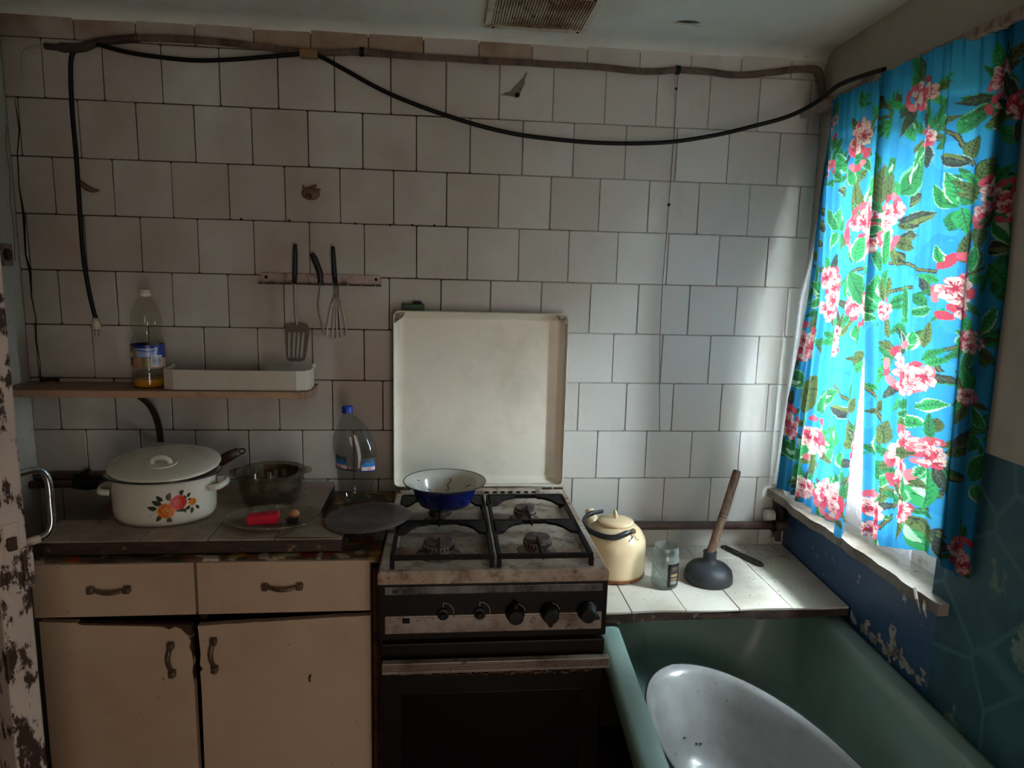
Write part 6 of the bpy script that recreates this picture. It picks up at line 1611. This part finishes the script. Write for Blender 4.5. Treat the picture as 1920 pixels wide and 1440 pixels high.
# ---------------------------------------------------------------- bath
M['bath'] = mat('green_painted_bath', (132, 158, 150), .35, dirt=[(5, .5, .8, (110, 134, 126)), (70, .72, .76, (40, 50, 44))])
BX0, BX1, BY0, BY1, BZ = 1.3665, 2.052, -1.78, -.165, .600
bt = thing('bathtub', 'green painted bathtub along the blue wall below the window', 'bathtub', (1.73, -.95, 0))
def tubring(x0, x1, y0, y1, z, r, n=8):
    o = []
    for cx, cy, a0 in ((x1 - r, y0 + r, -90), (x1 - r, y1 - r, 0), (x0 + r, y1 - r, 90), (x0 + r, y0 + r, 180)):
        for k in range(n + 1):
            t = math.radians(a0 + 90 * k / n); px_ = cx + r * math.cos(t); py_ = cy + r * math.sin(t)
            px_ += .065 * (py_ + .95)
            o.append((px_, py_, z))
    return o
R_ = [(.012, .545, .05), (.000, .560, .06), (-.002, .585, .06), (.004, .597, .06), (.016, .600, .055), (.048, .599, .05), (.058, .592, .06), (.064, .570, .08), (.092, .44, .12), (.125, .34, .15), (.17, .295, .15), (.24, .285, .09)]
rg = [tubring(BX0 + i, BX1 - i, BY0 + i, BY1 - i, z, r) for i, z, r in R_]
n_ = len(rg[0]); mb = MB(); fs_ = []
for i in range(len(rg) - 1):
    fs_ += [(i * n_ + k, i * n_ + (k + 1) % n_, (i + 1) * n_ + (k + 1) % n_, (i + 1) * n_ + k) for k in range(n_)]
fs_.append(tuple((len(rg) - 1) * n_ + k for k in range(n_)))
mb.add([p for r in rg for p in r], fs_)
part('tub', mb, M['bath'], bt, smooth=50)
og = [tubring(BX0 + i, BX1 - i, BY0 + i, BY1 - i, z, r) for i, z, r in ((.012, .545, .05), (.045, .53, .06), (.07, .42, .10), (.11, .32, .14), (.17, .27, .14))]
mb = MB(); fs_ = []
for i in range(len(og) - 1):
    fs_ += [(i * n_ + k, i * n_ + (k + 1) % n_, (i + 1) * n_ + (k + 1) % n_, (i + 1) * n_ + k) for k in range(n_)]
fs_.append(tuple((len(og) - 1) * n_ + k for k in range(n_)))
mb.add([p for r in og for p in r], fs_)
part('outer_shell', mb, mat('rough_bath_underside', (60, 66, 60), .8), bt, smooth=50)
for x in (1.56, 1.90):
    for y in (-.45, -1.5):
        part('foot', MB().tube([(x, y, 0), (x, y, .05), (x, y, .30)], [.028, .018, .022], 10), M['iron'], bt, smooth=40)

# ---------------------------------------------------------------- oval wash basin lying in the bath
M['washbasin'] = mat('grey_white_enamel', (158, 160, 160), .3, dirt=[(5, .48, .75, (128, 126, 120)), (34, .66, .70, (120, 112, 104)), (80, .74, .77, (30, 26, 24))], coat=.2)
wcx, wcy, wcz = 1.672, -.815, .286
wbn = thing('oval_wash_basin', 'big oval white enamel wash basin lying inside the bathtub', 'wash basin', (wcx, wcy, wcz))
WM = Matrix.Translation((wcx, wcy, wcz + .012)) @ Matrix.Rotation(math.radians(3.0), 4, 'Y') @ Matrix.Rotation(math.radians(10), 4, 'Z')
part('inside', MB().lathe([(0, .006), (.55, .004), (.66, .012), (.74, .045), (.86, .130), (.95, .178), (1.0, .190), (1.03, .192)], 72, (0, 0, 0), .200, .362).xf(WM), M['washbasin'], wbn, smooth=60)
part('outside', MB().lathe([(0, 0), (.57, -.002), (.69, .008), (.77, .042), (.89, .126), (.98, .176), (1.02, .186), (1.035, .189)], 72, (0, 0, 0), .200, .362).xf(WM), M['washbasin'], wbn, smooth=60)
part('rim', MB().tube([(.200 * 1.033 * math.cos(t), .362 * 1.033 * math.sin(t), .1905) for t in np.linspace(0, 2 * PI, 90, endpoint=False)], .0026, 8, closed=True).xf(WM), M['enamel_rim'], wbn, smooth=True)
mb = MB(); q = random.Random(23)
P = smooth_path([(-.10, -.10, .010), (-.07, -.13, .0085), (-.03, -.17, .0085), (.0, -.215, .010)], 6)
mb.tube(P, .0016, 5)
part('crack', mb.xf(WM), M['black'], wbn)
mb = MB()
for a, b in ((-.02, .27), (.012, .262), (.022, .26), (-.115, .02), (-.09, -.02)):
    rr = math.hypot(a / .2, b / .362); z = float(np.interp(rr, [0, .55, .66, .74, .86, .95], [.006, .004, .012, .045, .130, .178])) + .0012
    part('chip', MB().lathe([(.004, 0), (.0035, .0006), (0, .0008)], 8, (a, b, z)).xf(WM), M['black'], wbn)
bpy.context.view_layer.update()
